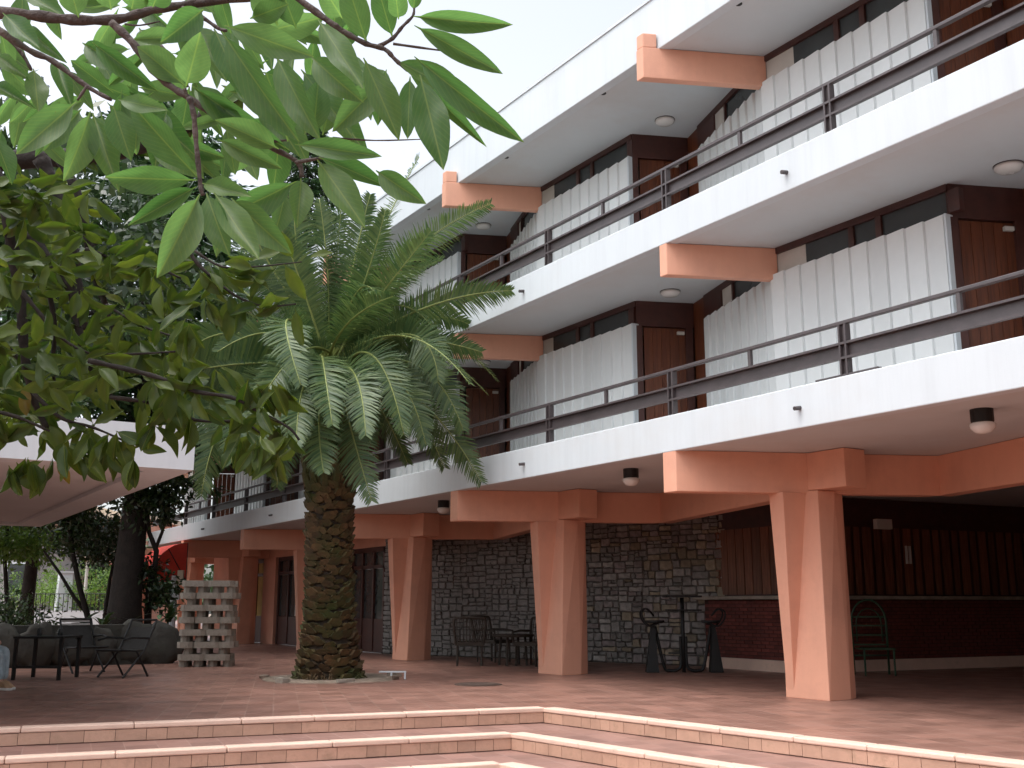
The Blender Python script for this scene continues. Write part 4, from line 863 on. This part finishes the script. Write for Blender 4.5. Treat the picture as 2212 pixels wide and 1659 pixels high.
for i, (bx, by, tx, ty, wd, dp) in enumerate(NEAR):
    dp += rnd.uniform(-.1, .1); Bp = at(bx, by, dp + .05); Tp = at(tx, ty, dp + rnd.uniform(-.09, .03)); M, L = leaf_matrix(Bp, Tp, wd / FPX * dp * 1.04, rnd.uniform(-.35, .35)); put_leaf(M, LM[rnd.randrange(6)]); nleaf += 1
for i in range(108):   # the further leaves of the same overhanging boughs
    while True:
        bx, by = rnd.uniform(-30, 800), rnd.uniform(-40, 330)
        if not (80 < bx < 330 and 250 < by) and not (bx > 700 and by > 180): break
    a = R(rnd.gauss(75, 55)); l = rnd.uniform(100, 160); dp = rnd.uniform(2.95, 3.7); l *= 2.8 / dp
    Bp = at(bx, by, dp); Tp = at(bx + l * math.cos(a), by + l * math.sin(a), dp + rnd.uniform(-.1, .08)); M, L = leaf_matrix(Bp, Tp, L * rnd.uniform(.26, .35), rnd.uniform(-.6, .6)); put_leaf(M, LM[rnd.randrange(6)]); nleaf += 1
BRN = [ # pixel path, depth, r0, r1
 ([(-60, 22), (60, 34), (150, 44), (250, 44), (330, 24), (420, 6), (560, -6)], 2.95, .017, .010), ([(240, 46), (285, 95), (330, 150), (370, 188), (410, 212), (480, 262), (560, 306), (640, 350), (655, 385)], 2.68, .011, .006), ([(408, 210), (416, 250), (422, 310), (432, 400), (438, 420)], 2.5, .007, .005),
 ([(620, -20), (700, 40), (745, 70), (790, 95), (830, 105), (852, 130), (880, 150), (905, 162)], 2.72, .009, .004), ([(815, 100), (848, 82), (870, 60), (893, 38), (893, 20)], 2.75, .006, .003), ([(-40, 38), (60, 105), (110, 132), (190, 186), (240, 214)], 2.7, .010, .005), ([(395, 14), (440, 40), (470, 60), (490, 66)], 2.7, .006, .004), ([(400, 190), (408, 215)], 2.66, .005, .004), ([(190, 186), (170, 215)], 2.6, .004, .003),
 ([(640, 350), (690, 340), (700, 345)], 2.6, .005, .003), ([(560, 306), (622, 305)], 2.66, .004, .003), ([(0, 70), (45, 110), (70, 150)], 2.75, .006, .004), ([(852, 95), (960, 112)], 2.7, .004, .002), ([(345, 100), (395, 150), (404, 186)], 2.72, .004, .003), ([(720, 296), (810, 305), (925, 300)], 2.9, .003, .0015), ([(270, 52), (300, 55), (345, 45)], 2.9, .003, .002)]
def mag_branch(path, dp, r0, r1, wob=.0):
    n_ = len(path); pts = [at(x + rnd.uniform(-3, 3), y + rnd.uniform(-3, 3), dp * (1 + wob * math.sin(i * 1.7))) for i, (x, y) in enumerate(path)]
    # refine with a smooth polyline
    out = [];
    for i in range(n_ - 1):
        a = pts[max(0, i - 1)]; b = pts[i]; c = pts[i + 1]; d = pts[min(n_ - 1, i + 2)]
        for k in range(4):
            t = k / 4; out.append(0.5 * ((2 * b) + (c - a) * t + (2 * a - 5 * b + 4 * c - d) * t * t + (3 * b - a - 3 * c + d) * t ** 3))
    out.append(pts[-1]); N = len(out)
    m = MB(); m.tube(out, [(r0 + (r1 - r0) * i / (N - 1)) * (1 + .16 * math.sin(i * 2.1 + r0 * 900)) for i in range(N)], 7); return m.build('branch', BARK, MAG, smooth=True), out
for b in BRN: mag_branch(*b)
# heavier dark limbs further back
LIMB = [([(-120, 380), (40, 346), (150, 340), (230, 332), (300, 316), (400, 275), (470, 235), (520, 200), (545, 170)], 7.5, .075, .035), ([(90, 345), (120, 410), (150, 480), (162, 560), (170, 640), (185, 720)], 6.6, .05, .022), ([(130, 348), (170, 420), (185, 500), (200, 580), (230, 660), (262, 760)], 6.3, .03, .014),
 ([(-60, 300), (10, 420), (30, 540), (45, 650), (50, 760), (70, 850), (100, 930)], 5.8, .045, .014), ([(60, 500), (110, 570), (150, 620), (165, 700), (190, 780), (240, 860)], 6.0, .04, .012), ([(40, 620), (90, 680), (130, 730), (190, 760), (280, 762), (380, 758)], 5.6, .012, .005), ([(185, 540), (260, 560), (330, 572), (390, 600)], 6.2, .014, .006), ([(190, 780), (280, 800), (350, 820), (420, 848), (500, 862), (560, 890), (620, 925), (645, 950)], 5.4, .014, .006),
 ([(240, 860), (330, 870), (420, 905), (520, 912), (560, 935)], 5.6, .012, .005), ([(400, 520), (420, 560), (455, 600), (510, 640), (570, 660), (640, 655)], 5.2, .011, .004), ([(420, 540), (480, 575), (560, 578), (650, 568)], 5.2, .007, .003), ([(70, 850), (130, 900), (200, 925), (290, 960)], 5.7, .012, .005), ([(-40, 880), (40, 900), (110, 930)], 5.6, .014, .006), ([(90, 560), (120, 700), (110, 800), (140, 900)], 6.0, .016, .006), ([(230, 660), (300, 700), (360, 720), (400, 735)], 5.8, .008, .004), ([(-50, 700), (20, 760), (60, 800)], 5.9, .02, .01)]
tips = []
for b in LIMB:
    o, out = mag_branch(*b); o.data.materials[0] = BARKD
    for q in out[len(out) // 4:]: tips.append(q)
# trunk and connecting limbs (left of the frame)
def limb(pts, r0, r1, nm='limb'):
    m = MB(); m.tube(pts, [r0 + (r1 - r0) * i / (len(pts) - 1) for i in range(len(pts))], 10); return m.build(nm, BARK, MAG, smooth=True)
T0 = MT; T1 = MT + Vector((.1, .05, 2.0)); T2 = MT + Vector((.2, .0, 3.6)); T3 = MT + Vector((.1, -.2, 5.6))
limb([T0 + Vector((0, 0, -.05)), MT + Vector((.03, .02, .8)), T1, T2, T3], .24, .10, 'trunk')
limb([T2, (T2 + at(-120, 380, 7.5)) / 2 + Vector((0, 0, .3)), at(-118, 380, 7.5)], .11, .075); limb([T1 + Vector((0, 0, .6)), at(-260, 250, 5.4), at(-62, 302, 5.8)], .08, .045)
limb([T2 + Vector((0, 0, .4)), at(-420, -40, 3.8), at(-200, -20, 3.1), at(-61, 22, 2.95)], .07, .017); limb([at(-300, -30, 3.4), at(-160, -60, 3.0), at(-41, 38, 2.7)], .03, .010); limb([at(-200, -20, 3.1), at(100, -160, 2.9), at(420, -120, 2.8), at(620, -20, 2.72)], .022, .009)
limb([T1 + Vector((0, 0, .2)), at(-180, 600, 5.9), at(-52, 700, 5.9)], .05, .02); limb([T1, at(-200, 850, 5.7), at(-42, 880, 5.6)], .04, .014)
# mid-distance leaf sprays
rest = MB(); rnd = random.Random(33); npart = nleaf
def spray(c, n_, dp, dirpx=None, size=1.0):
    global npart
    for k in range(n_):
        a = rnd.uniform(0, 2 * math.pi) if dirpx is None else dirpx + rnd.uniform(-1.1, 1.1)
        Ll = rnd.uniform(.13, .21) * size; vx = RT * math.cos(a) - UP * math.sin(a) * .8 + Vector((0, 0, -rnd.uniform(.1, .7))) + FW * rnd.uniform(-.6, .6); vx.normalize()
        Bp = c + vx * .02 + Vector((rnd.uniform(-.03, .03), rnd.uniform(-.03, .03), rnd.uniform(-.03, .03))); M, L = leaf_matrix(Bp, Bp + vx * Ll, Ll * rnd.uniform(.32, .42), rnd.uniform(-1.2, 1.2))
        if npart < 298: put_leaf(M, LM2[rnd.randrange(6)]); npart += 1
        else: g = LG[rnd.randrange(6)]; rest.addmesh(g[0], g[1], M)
# clusters that stand out against the canopy and the palm first, then the dense mass
for x, y, d, n_ in ((560, 950, 5.3, 6), (600, 975, 5.3, 5), (520, 930, 5.4, 5), (560, 880, 5.4, 4), (590, 830, 5.4, 5), (540, 820, 5.4, 4), (250, 925, 5.5, 6), (285, 985, 5.5, 4), (220, 960, 5.6, 5), (190, 930, 5.6, 5), (150, 960, 5.6, 5), (110, 990, 5.7, 5), (60, 985, 5.7, 5), (20, 1000, 5.7, 4), (170, 985, 5.6, 4), (330, 905, 5.5, 5), (370, 850, 5.5, 5), (420, 880, 5.5, 4), (460, 790, 5.5, 4), (400, 690, 5.4, 5), (430, 640, 5.3, 5), (450, 570, 5.3, 4), (330, 560, 6.0, 5), (300, 740, 5.8, 6), (330, 810, 5.6, 6), (240, 760, 5.8, 6), (380, 790, 5.6, 5)):
    spray(at(x, y, d), n_, d, R(80))
for i in range(140):
    x = rnd.uniform(-60, 400) ; y = rnd.uniform(380, 930)
    if x > 300 and y < 520: continue
    if rnd.random() < .25 and x > 200: continue
    d = rnd.uniform(5.2, 7.6); spray(at(x, y, d), rnd.randint(4, 6), d)
for q in tips[::2]: spray(q, 2, 6)
# the crown out of frame on the left and overhead
for i in range(30):
    c = MT + Vector((rnd.gauss(-.8, 1.5), rnd.gauss(.6, 1.7), rnd.uniform(3.0, 8.2)))
    px = (c - CAM); zz = px.dot(FW)
    if zz > .3:
        sx = 1106 + FPX * px.dot(RT) / zz; sy = 829.5 - FPX * px.dot(UP) / zz
        if -120 < sx < 2300 and -200 < sy < 1700: continue
    if zz < 1.0 and c.length < 2.5: continue
    spray(c, 12, 5, size=1.1)
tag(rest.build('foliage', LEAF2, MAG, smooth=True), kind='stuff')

# ------------------------------------------------------------------ background trees
def quad_leaf(mb, p, x, nrm, l, w_):
    y = nrm.cross(x).normalized() * w_ * .5; q = x * l
    mb.add([p, p + q * .45 + y, p + q, p + q * .45 - y], [(0, 1, 2, 3)])
def rdir(r): 
    z = r.uniform(-1, 1); a = r.uniform(0, 2 * math.pi); s = math.sqrt(1 - z * z); return Vector((s * math.cos(a), s * math.sin(a), z))
def crown(parent, name, mt, c, rad, nclump, nleaf, lsize, seed, shell=.55, crad=.5):
    r = random.Random(seed); mb = MB()
    for i in range(nclump):
        d = rdir(r); t = (shell + (1 - shell) * r.random()) if r.random() < .8 else r.random(); f = 1 + .3 * noise.noise(d * 2.0 + Vector((seed, 0, 0)))
        cc = Vector((c[0] + d.x * rad[0] * t * f, c[1] + d.y * rad[1] * t * f, c[2] + d.z * rad[2] * t * f)); cr = crad * r.uniform(.6, 1.3)
        for k in range(nleaf):
            p = cc + rdir(r) * cr * r.random() ** .5; x = (rdir(r) + d * .5 + Vector((0, 0, -.3))).normalized(); n_ = rdir(r)
            if abs(n_.dot(x)) > .9: continue
            quad_leaf(mb, p, x, n_, lsize * r.uniform(.7, 1.3), lsize * r.uniform(.35, .5))
    return mb.build(name, mt, parent)
def trunk_part(parent, pts, r0, r1, mt=None, nm='trunk', n_=12):
    m = MB(); m.tube(pts, [r0 + (r1 - r0) * i / (len(pts) - 1) for i in range(len(pts))], n_); return m.build(nm, mt or BARKD, parent, smooth=True)
# wide feathery tree on the stout dark trunk behind the canopy
def conifer(name, b, h_, rmax, seed, label, zlow=2.0, dens=1.0, taper=.7, tr=.3, grp=None, clip=True):
    t = thing(name, b, label, 'tree', grp); r = random.Random(seed)
    trunk_part(t, [b + Vector((0, 0, -.05)), b + Vector((-.03, 0, 1.2)), b + Vector((.08, 0, h_ * .3)), b + Vector((0, .1, h_ * .6)), b + Vector((0, .1, h_))], tr, .04, n_=16)
    mb = MB(); nb = int(h_ * 9 * dens); bb_ = MB()
    for i in range(nb):
        z = zlow + (h_ - zlow) * (i / nb) ** .95; a = i * 2.39996 + r.uniform(-.3, .3); L = rmax * (1 - (z - zlow) / (h_ - zlow)) ** taper * r.uniform(.6, 1.12) + .25; d_ = Vector((math.cos(a), math.sin(a), 0)); s_ = Vector((-d_.y, d_.x, 0))
        if clip and z < 11.0 and b.x + d_.x * L > 8.3: L = max(.3, (8.3 - b.x) / d_.x)
        sag = r.uniform(.16, .34); lift = r.uniform(.12, .3)
        f = lambda t_: b + Vector((0, 0, z)) + d_ * L * t_ + Vector((0, 0, L * (lift * t_ - sag * t_ * t_)))
        bb_.tube([f(0), f(.35), f(.7), f(1)], [.05, .03, .015, .006], 4); m_ = int(14 + L * 17)
        for k in range(m_):
            t_ = (k + r.random()) / m_
            if t_ < .12: continue
            p = f(t_)
            for sg in (-1, 1):
                for rep in (0, 1):
                    l = (.55 * (1 - .45 * t_) + .12) * r.uniform(.5, 1.2); x = (s_ * sg * .9 + d_ * r.uniform(.3, .8) + Vector((0, 0, -r.uniform(.1, .7)))).normalized(); p2 = p + x * l * r.uniform(0, .9)
                    quad_leaf(mb, p2, (x + rdir(r) * .5).normalized(), (Vector((0, 0, 1)) + rdir(r) * .7).normalized(), .30 * r.uniform(.6, 1.3), .095)
    mb.build('crown', CONIF, t); bb_.build('boughs', BARKD, t)
q = at(270, 1345, 26.5)
conifer('old_tree', Vector((q.x, q.y, 0)), 14.6, 6.2, 1, 'stout dark-trunked feathery tree rising behind the rock wall and canopy', zlow=4.4, dens=1.35, taper=.6, tr=.52)
q = at(628, 1300, 47); conifer('conifer_tree', Vector((q.x, q.y, 0)), 24.5, 4.2, 8, 'tall feathery conifer showing above the palm, beyond the far end of the hotel', zlow=9.0, dens=.8, tr=.4, clip=False)
q = at(60, 1300, 36); conifer('conifer_tree', Vector((q.x, q.y, 0)), 14.0, 4.6, 4, 'dark conifer far left behind the magnolia leaves', zlow=3.0, dens=.9)
q = at(-330, 1300, 27); conifer('conifer_tree', Vector((q.x, q.y, 0)), 17.0, 5.5, 6, 'tall conifer cut by the left edge, behind the flat canopy', zlow=3.5, dens=.7)
SHT = thing('shade_tree', (-1.0, 24.0, 0), 'dark broadleaf crown spreading above the flat canopy behind the magnolia', 'tree')
trunk_part(SHT, [(-1.0, 24.0, -.05), (-.9, 24, 2), (-.4, 23.6, 4.4), (.4, 22.6, 6.4), (1.2, 21.6, 8)], .34, .12)
for i in range(6):
    a = i * 1.05; d = Vector((math.cos(a), math.sin(a), 0)); trunk_part(SHT, [Vector((-.2, 23.3, 5.0)), Vector((.8, 22, 6.4)) + d * 1.6, Vector((1.4, 21, 7.2)) + d * 3.8], .10, .03, nm='limb', n_=7)
crown(SHT, 'crown', DARKLEAF, (1.6, 20.6, 7.4), (4.8, 5.4, 1.9), 350, 46, .24, 12, .25, .7)
# thin-stemmed small trees behind the rock wall
def small_tree(px, d, label, stems, crn, seed, mt=DARKLEAF):
    q = at(px, 1345, d); b = Vector((q.x, q.y, 0)); t = thing('small_tree', b, label, 'tree', 'thin-stemmed trees behind the rock wall')
    for path, r0 in stems: trunk_part(t, [Vector((at(x, y, d).x, at(x, y, d).y, max(-.02, at(x, y, d).z))) for x, y in path], r0, r0 * .5, nm='stem', n_=7)
    for i, (x, y, rx, rz_, nc) in enumerate(crn): crown(t, 'crown', mt, at(x, y, d), (rx, rx, rz_), nc, 34, .17, seed + i, .3, .38)
small_tree(200, 28.0, 'forked thin-stemmed tree left of the stout trunk', [([(195, 1372), (190, 1335), (172, 1270), (158, 1200), (150, 1140), (130, 1110)], .09), ([(188, 1325), (160, 1290), (130, 1240), (95, 1190)], .06), ([(150, 1130), (120, 1095), (90, 1110)], .05)], [(150, 1100, 1.1, .55, 26), (190, 1150, .9, .6, 26), (60, 1090, .9, .5, 22), (110, 1080, .8, .4, 18)], 50)
small_tree(232, 30.0, 'slender leaning stem beside the stout trunk with dark leaf clumps', [([(222, 1372), (228, 1320), (238, 1250), (252, 1185)], .07), ([(225, 1330), (255, 1280), (290, 1220)], .06)], [(230, 1160, 1.0, .7, 32), (210, 1190, .9, .5, 22)], 60)
small_tree(330, 27.0, 'twisting dark stem between the stout trunk and the red awning', [([(318, 1372), (320, 1320), (322, 1270), (334, 1230), (338, 1190), (322, 1150), (318, 1100)], .10), ([(334, 1190), (350, 1150), (362, 1100), (372, 1060)], .05)], [(350, 1075, .75, .6, 32), (322, 1090, .7, .6, 24), (320, 1250, .45, .5, 16), (340, 1285, .5, .25, 12)], 70)
small_tree(28, 30.0, 'leafy green tree at the left edge behind the canopy', [([(10, 1372), (15, 1300), (10, 1200), (20, 1120)], .08)], [(20, 1165, 1.3, .6, 46), (60, 1190, .8, .35, 20)], 80, BRIGHTLEAF)
# strap-leaved plants and shrubs in the bed
def strap_plant(px, py, d, n_, l, label, seed, mt=DARKLEAF, grp='strap-leaved plants in the bed'):
    q = at(px, py, d); b = Vector((q.x, q.y, 0)); b.z = max(0, q.z - .1); t = thing('strap_plant', b, label, 'plant', grp); r = random.Random(seed)
    for i in range(n_):
        a = r.uniform(0, 6.28); d_ = Vector((math.cos(a), math.sin(a), 0)); s_ = Vector((-d_.y, d_.x, 0)); L = l * r.uniform(.7, 1.2); e_ = r.uniform(.5, 1.4); m = MB(); prev = None; vs = []; fs = []
        for k in range(6):
            t_ = k / 5; p = b + d_ * L * t_ * (.45 + .5 * t_) + Vector((0, 0, L * (e_ * t_ - .75 * t_ * t_))); w_ = .05 * (1 - t_ * t_) + .004; vs += [p - s_ * w_, p + s_ * w_]
            if k: fs.append((2 * k - 2, 2 * k - 1, 2 * k + 1, 2 * k))
        m.add(vs, fs); m.build('leaf', mt, t)
strap_plant(365, 1335, 25.5, 14, .8, 'dark strap-leaved plant between the screen of blocks and the stout trunk', 1)
strap_plant(180, 1345, 25.0, 14, .7, 'dark strap-leaved plant at the foot of the forked tree', 2)
strap_plant(222, 1350, 24.6, 12, .7, 'dark strap-leaved plant just left of the stout trunk', 3)
def bush(px, py, d, rx, rz_, mt, label, seed, nc=40, ls=.13, grp='garden bushes by the street'):
    q = at(px, py, d); t = thing('bush', Vector((q.x, q.y, 0)), label, 'bush', grp)
    trunk_part(t, [Vector((q.x, q.y, -.02)), Vector((q.x, q.y, max(.2, q.z)))], .06, .03, nm='stem', n_=6); crown(t, 'foliage', mt, q, (rx, rx, rz_), nc, 40, ls, seed, .3, .35)
bush(25, 1330, 25.0, 1.0, .45, DARKLEAF, 'dark low bush on the rock wall at the left edge', 1, 34)
bush(140, 1290, 44.0, 1.0, .9, BRIGHTLEAF, 'bright green rounded bush behind the street fence', 2)
bush(95, 1270, 47.0, 1.6, 1.1, BRIGHTLEAF, 'pale green drooping bush in front of the grey house', 3, 46)
bush(215, 1270, 46.0, 1.3, 1.3, BRIGHTLEAF, 'light green tall bush right of the fence by the stems', 4, 46)
bush(30, 1275, 50.0, 1.6, 1.0, CONIF, 'blue-green bush left of the white pillar', 5, 40)
# dense hedge line that closes the view behind the garden
m = MB(); r = random.Random(9)
for i in range(420):
    x = r.uniform(-45, 25); y = 62 + r.uniform(-2, 3) + abs(x) * .05; c = Vector((x, y, r.uniform(.3, 5.5) * r.uniform(.5, 1)))
    for k in range(26): quad_leaf(m, c + rdir(r) * 1.2 * r.random(), rdir(r), rdir(r), .5 * r.uniform(.6, 1.2), .28)
for i in range(420):   # unseen greenery added round the court to block low sky light
    t_ = r.random(); x = -24 + r.uniform(-2.5, 2.5); y = -26 + 84 * t_; c = Vector((x, y, r.uniform(.3, 10.5) * r.uniform(.6, 1)))
    for k in range(16): quad_leaf(m, c + rdir(r) * 1.6 * r.random(), rdir(r), rdir(r), .8 * r.uniform(.6, 1.2), .5)
for i in range(260):  # second added screen, behind the camera, also cutting low sky light
    x = -24 + 40 * r.random(); y = -26 + r.uniform(-2.5, 2.5); c = Vector((x, y, r.uniform(.3, 10.5) * r.uniform(.6, 1)))
    for k in range(16): quad_leaf(m, c + rdir(r) * 1.6 * r.random(), rdir(r), rdir(r), .8 * r.uniform(.6, 1.2), .5)
tag(m.build('far_greenery', CONIF), 'distant mass of green trees beyond the street, plus added unseen greenery round the court', 'greenery', kind='stuff')

# ------------------------------------------------------------------ street side: fence, pillar, houses
FE = thing('street_fence', Vector((at(150, 1310, 42).x, at(150, 1310, 42).y, 0)), 'low white wall with thin dark vertical bars along the street', 'fence')
a = at(60, 1330, 42); b_ = at(228, 1330, 42); a.z = b_.z = 0; m = MB(); m.wallseg(a, b_, .2, -.003, .95); m.build('base_wall', WHITE, FE)
for i in range(17):
    p = a + (b_ - a) * (i + .5) / 17; mm = MB(); mm.tube([(p.x, p.y, .9), (p.x, p.y, 1.62)], .016, 5); mm.build('bar', BLACKM, FE)
m = MB(); m.tube([(a.x, a.y, 1.60), (b_.x, b_.y, 1.60)], .02, 5); m.build('top_rail', BLACKM, FE)
p = at(134, 1330, 43.5); PI_ = thing('gate_pillar', (p.x, p.y, 0), 'tapering white gate pillar behind the street fence', 'pillar')
m = MB(); m.loft([(p.x - .34, p.y - .3, 0), (p.x + .34, p.y - .3, 0), (p.x + .34, p.y + .3, 0), (p.x - .34, p.y + .3, 0)], [(p.x - .24, p.y - .22, 2.45), (p.x + .24, p.y - .22, 2.45), (p.x + .24, p.y + .22, 2.45), (p.x - .24, p.y + .22, 2.45)]); m.build('shaft', WHITE, PI_); m = MB(); m.box((p.x, p.y, 2.49), (.56, .52, .075)); m.build('cap', WHITE, PI_)
def house(px0, px1, d, h_, mt, label, wins):
    a = at(px0, 1330, d); b = at(px1, 1330, d); t = thing('house', ((a.x + b.x) / 2, (a.y + b.y) / 2, 0), label, 'house'); dv_ = (b - a); dv_.z = 0; L = dv_.length; dv_.normalize(); nv = Vector((-dv_.y, dv_.x, 0)); nv = nv if nv.dot(FW) > 0 else -nv
    m = MB(); m.wallseg(a, b, 6.0 if nv.cross(dv_).z < 0 else -6.0, -.003, h_); m.build('wall', mt, t)
    m = MB(); m.wallseg(a - dv_ * .3 - nv * .3, b + dv_ * .3 - nv * .3, 6.6 if nv.cross(dv_).z < 0 else -6.6, h_, h_ + .3); m.build('roof', CREAM, t)
    for s, z, w_, hh in wins:
        c = a + dv_ * (L * s) - nv * .03; rz = math.atan2(dv_.y, dv_.x); m = MB(); m.box((c.x, c.y, z), (w_ + .2, .10, hh + .2), rz); f = m.build('window', WHITE, t); c = c - nv * .045; m = MB(); m.box((c.x, c.y, z), (w_, .03, hh), rz); m.build('pane', GLASS, f)
house(-90, 62, 52, 5.2, GREYW, 'grey house with a framed window at the far left', [(.80, 2.4, 1.0, 1.5), (.35, 2.4, 1.0, 1.5)])
house(85, 150, 58, 6.4, CREAM, 'cream house half hidden by leaves behind the fence', [(.5, 4.2, 1.2, 1.2)])
house(200, 300, 60, 6.0, PINK, 'pinkish house glimpsed between the dark stems', [(.3, 3.0, 1.1, 1.3), (.7, 3.0, 1.1, 1.3)])
for px, hh, lbl in ((180, 3.9, 'thin pale street post behind the forked tree'), (245, 3.6, 'thin pale street post just left of the stout trunk')):
    p = at(px, 1330, 45); t = thing('street_post', (p.x, p.y, 0), lbl, 'post', 'street posts'); m = MB(); m.tube([(p.x, p.y, 0), (p.x, p.y, hh)], .07, 8); m.build('pole', CURT, t); m = MB(); m.box((p.x, p.y, hh - .5), (.42, .3, .7)); m.build('lantern', CREAM, t)
# end of the arcade: red awning, pink pier, sign post
aw = Vector((8.75, 37.9, 0)); AW = thing('red_awning', (8.7, 34.5, 2.0), 'red fan-shaped canvas awning under the far end of the slab', 'awning')
ya, yb = 33.4, 35.6; hx = XF - .01; n_ = 8; prev = None; vs = []
for i in range(n_ + 1):
    th = R(90) * i / n_; vs.append((hx - 1.05 * math.sin(th), 3.05 - 1.15 * (1 - math.cos(th)) * 1.0))
mb = MB()
for i in range(n_): mb.add([(vs[i][0], ya, vs[i][1]), (vs[i][0], yb, vs[i][1]), (vs[i + 1][0], yb, vs[i + 1][1]), (vs[i + 1][0], ya, vs[i + 1][1])], [(0, 1, 2, 3)])
for y in (ya, yb): mb.add([(hx, y, 1.9)] + [(x, y, z) for x, z in vs], [tuple([0] + list(range(1, n_ + 2)))])
o = mb.build('canvas', RED, AW); so = o.modifiers.new('thick', 'SOLIDIFY'); so.thickness = .015
for i in (0, 3, 6, 8):
    mm = MB(); mm.tube([(hx, ya - .01, 1.9), (vs[i][0], ya - .01, vs[i][1])], .014, 5); mm.build('rib', BLACKM, AW)
PP = thing('pink_pier', (9.4, 41.0, 0), 'free-standing pink plaster pier beyond the red awning', 'pier'); m = MB(); m.bbox((8.7, 40.6, -.003), (10.0, 41.5, 2.6)); m.build('shaft', PINK, PP); m = MB(); m.bbox((8.6, 40.5, 2.6), (10.1, 41.6, 2.75)); m.build('cap', PINK, PP)
p = at(372, 1340, 30.5); SG = thing('sign_post', (p.x, p.y, 0), 'white post with a small pale sign beside the block screen', 'sign'); m = MB(); m.tube([(p.x, p.y, 0), (p.x, p.y, 2.0)], .09, 8); m.build('post', WHITE, SG); m = MB(); q = at(379, 1282, 30.4); m.box(q, (.24, .04, .36), -YAW); m.build('sign_board', WHITE, SG); m = MB(); q = at(390, 1248, 30.2); m.box(q, (.16, .10, .42), -YAW); m.build('lamp_box', CREAM, SG)
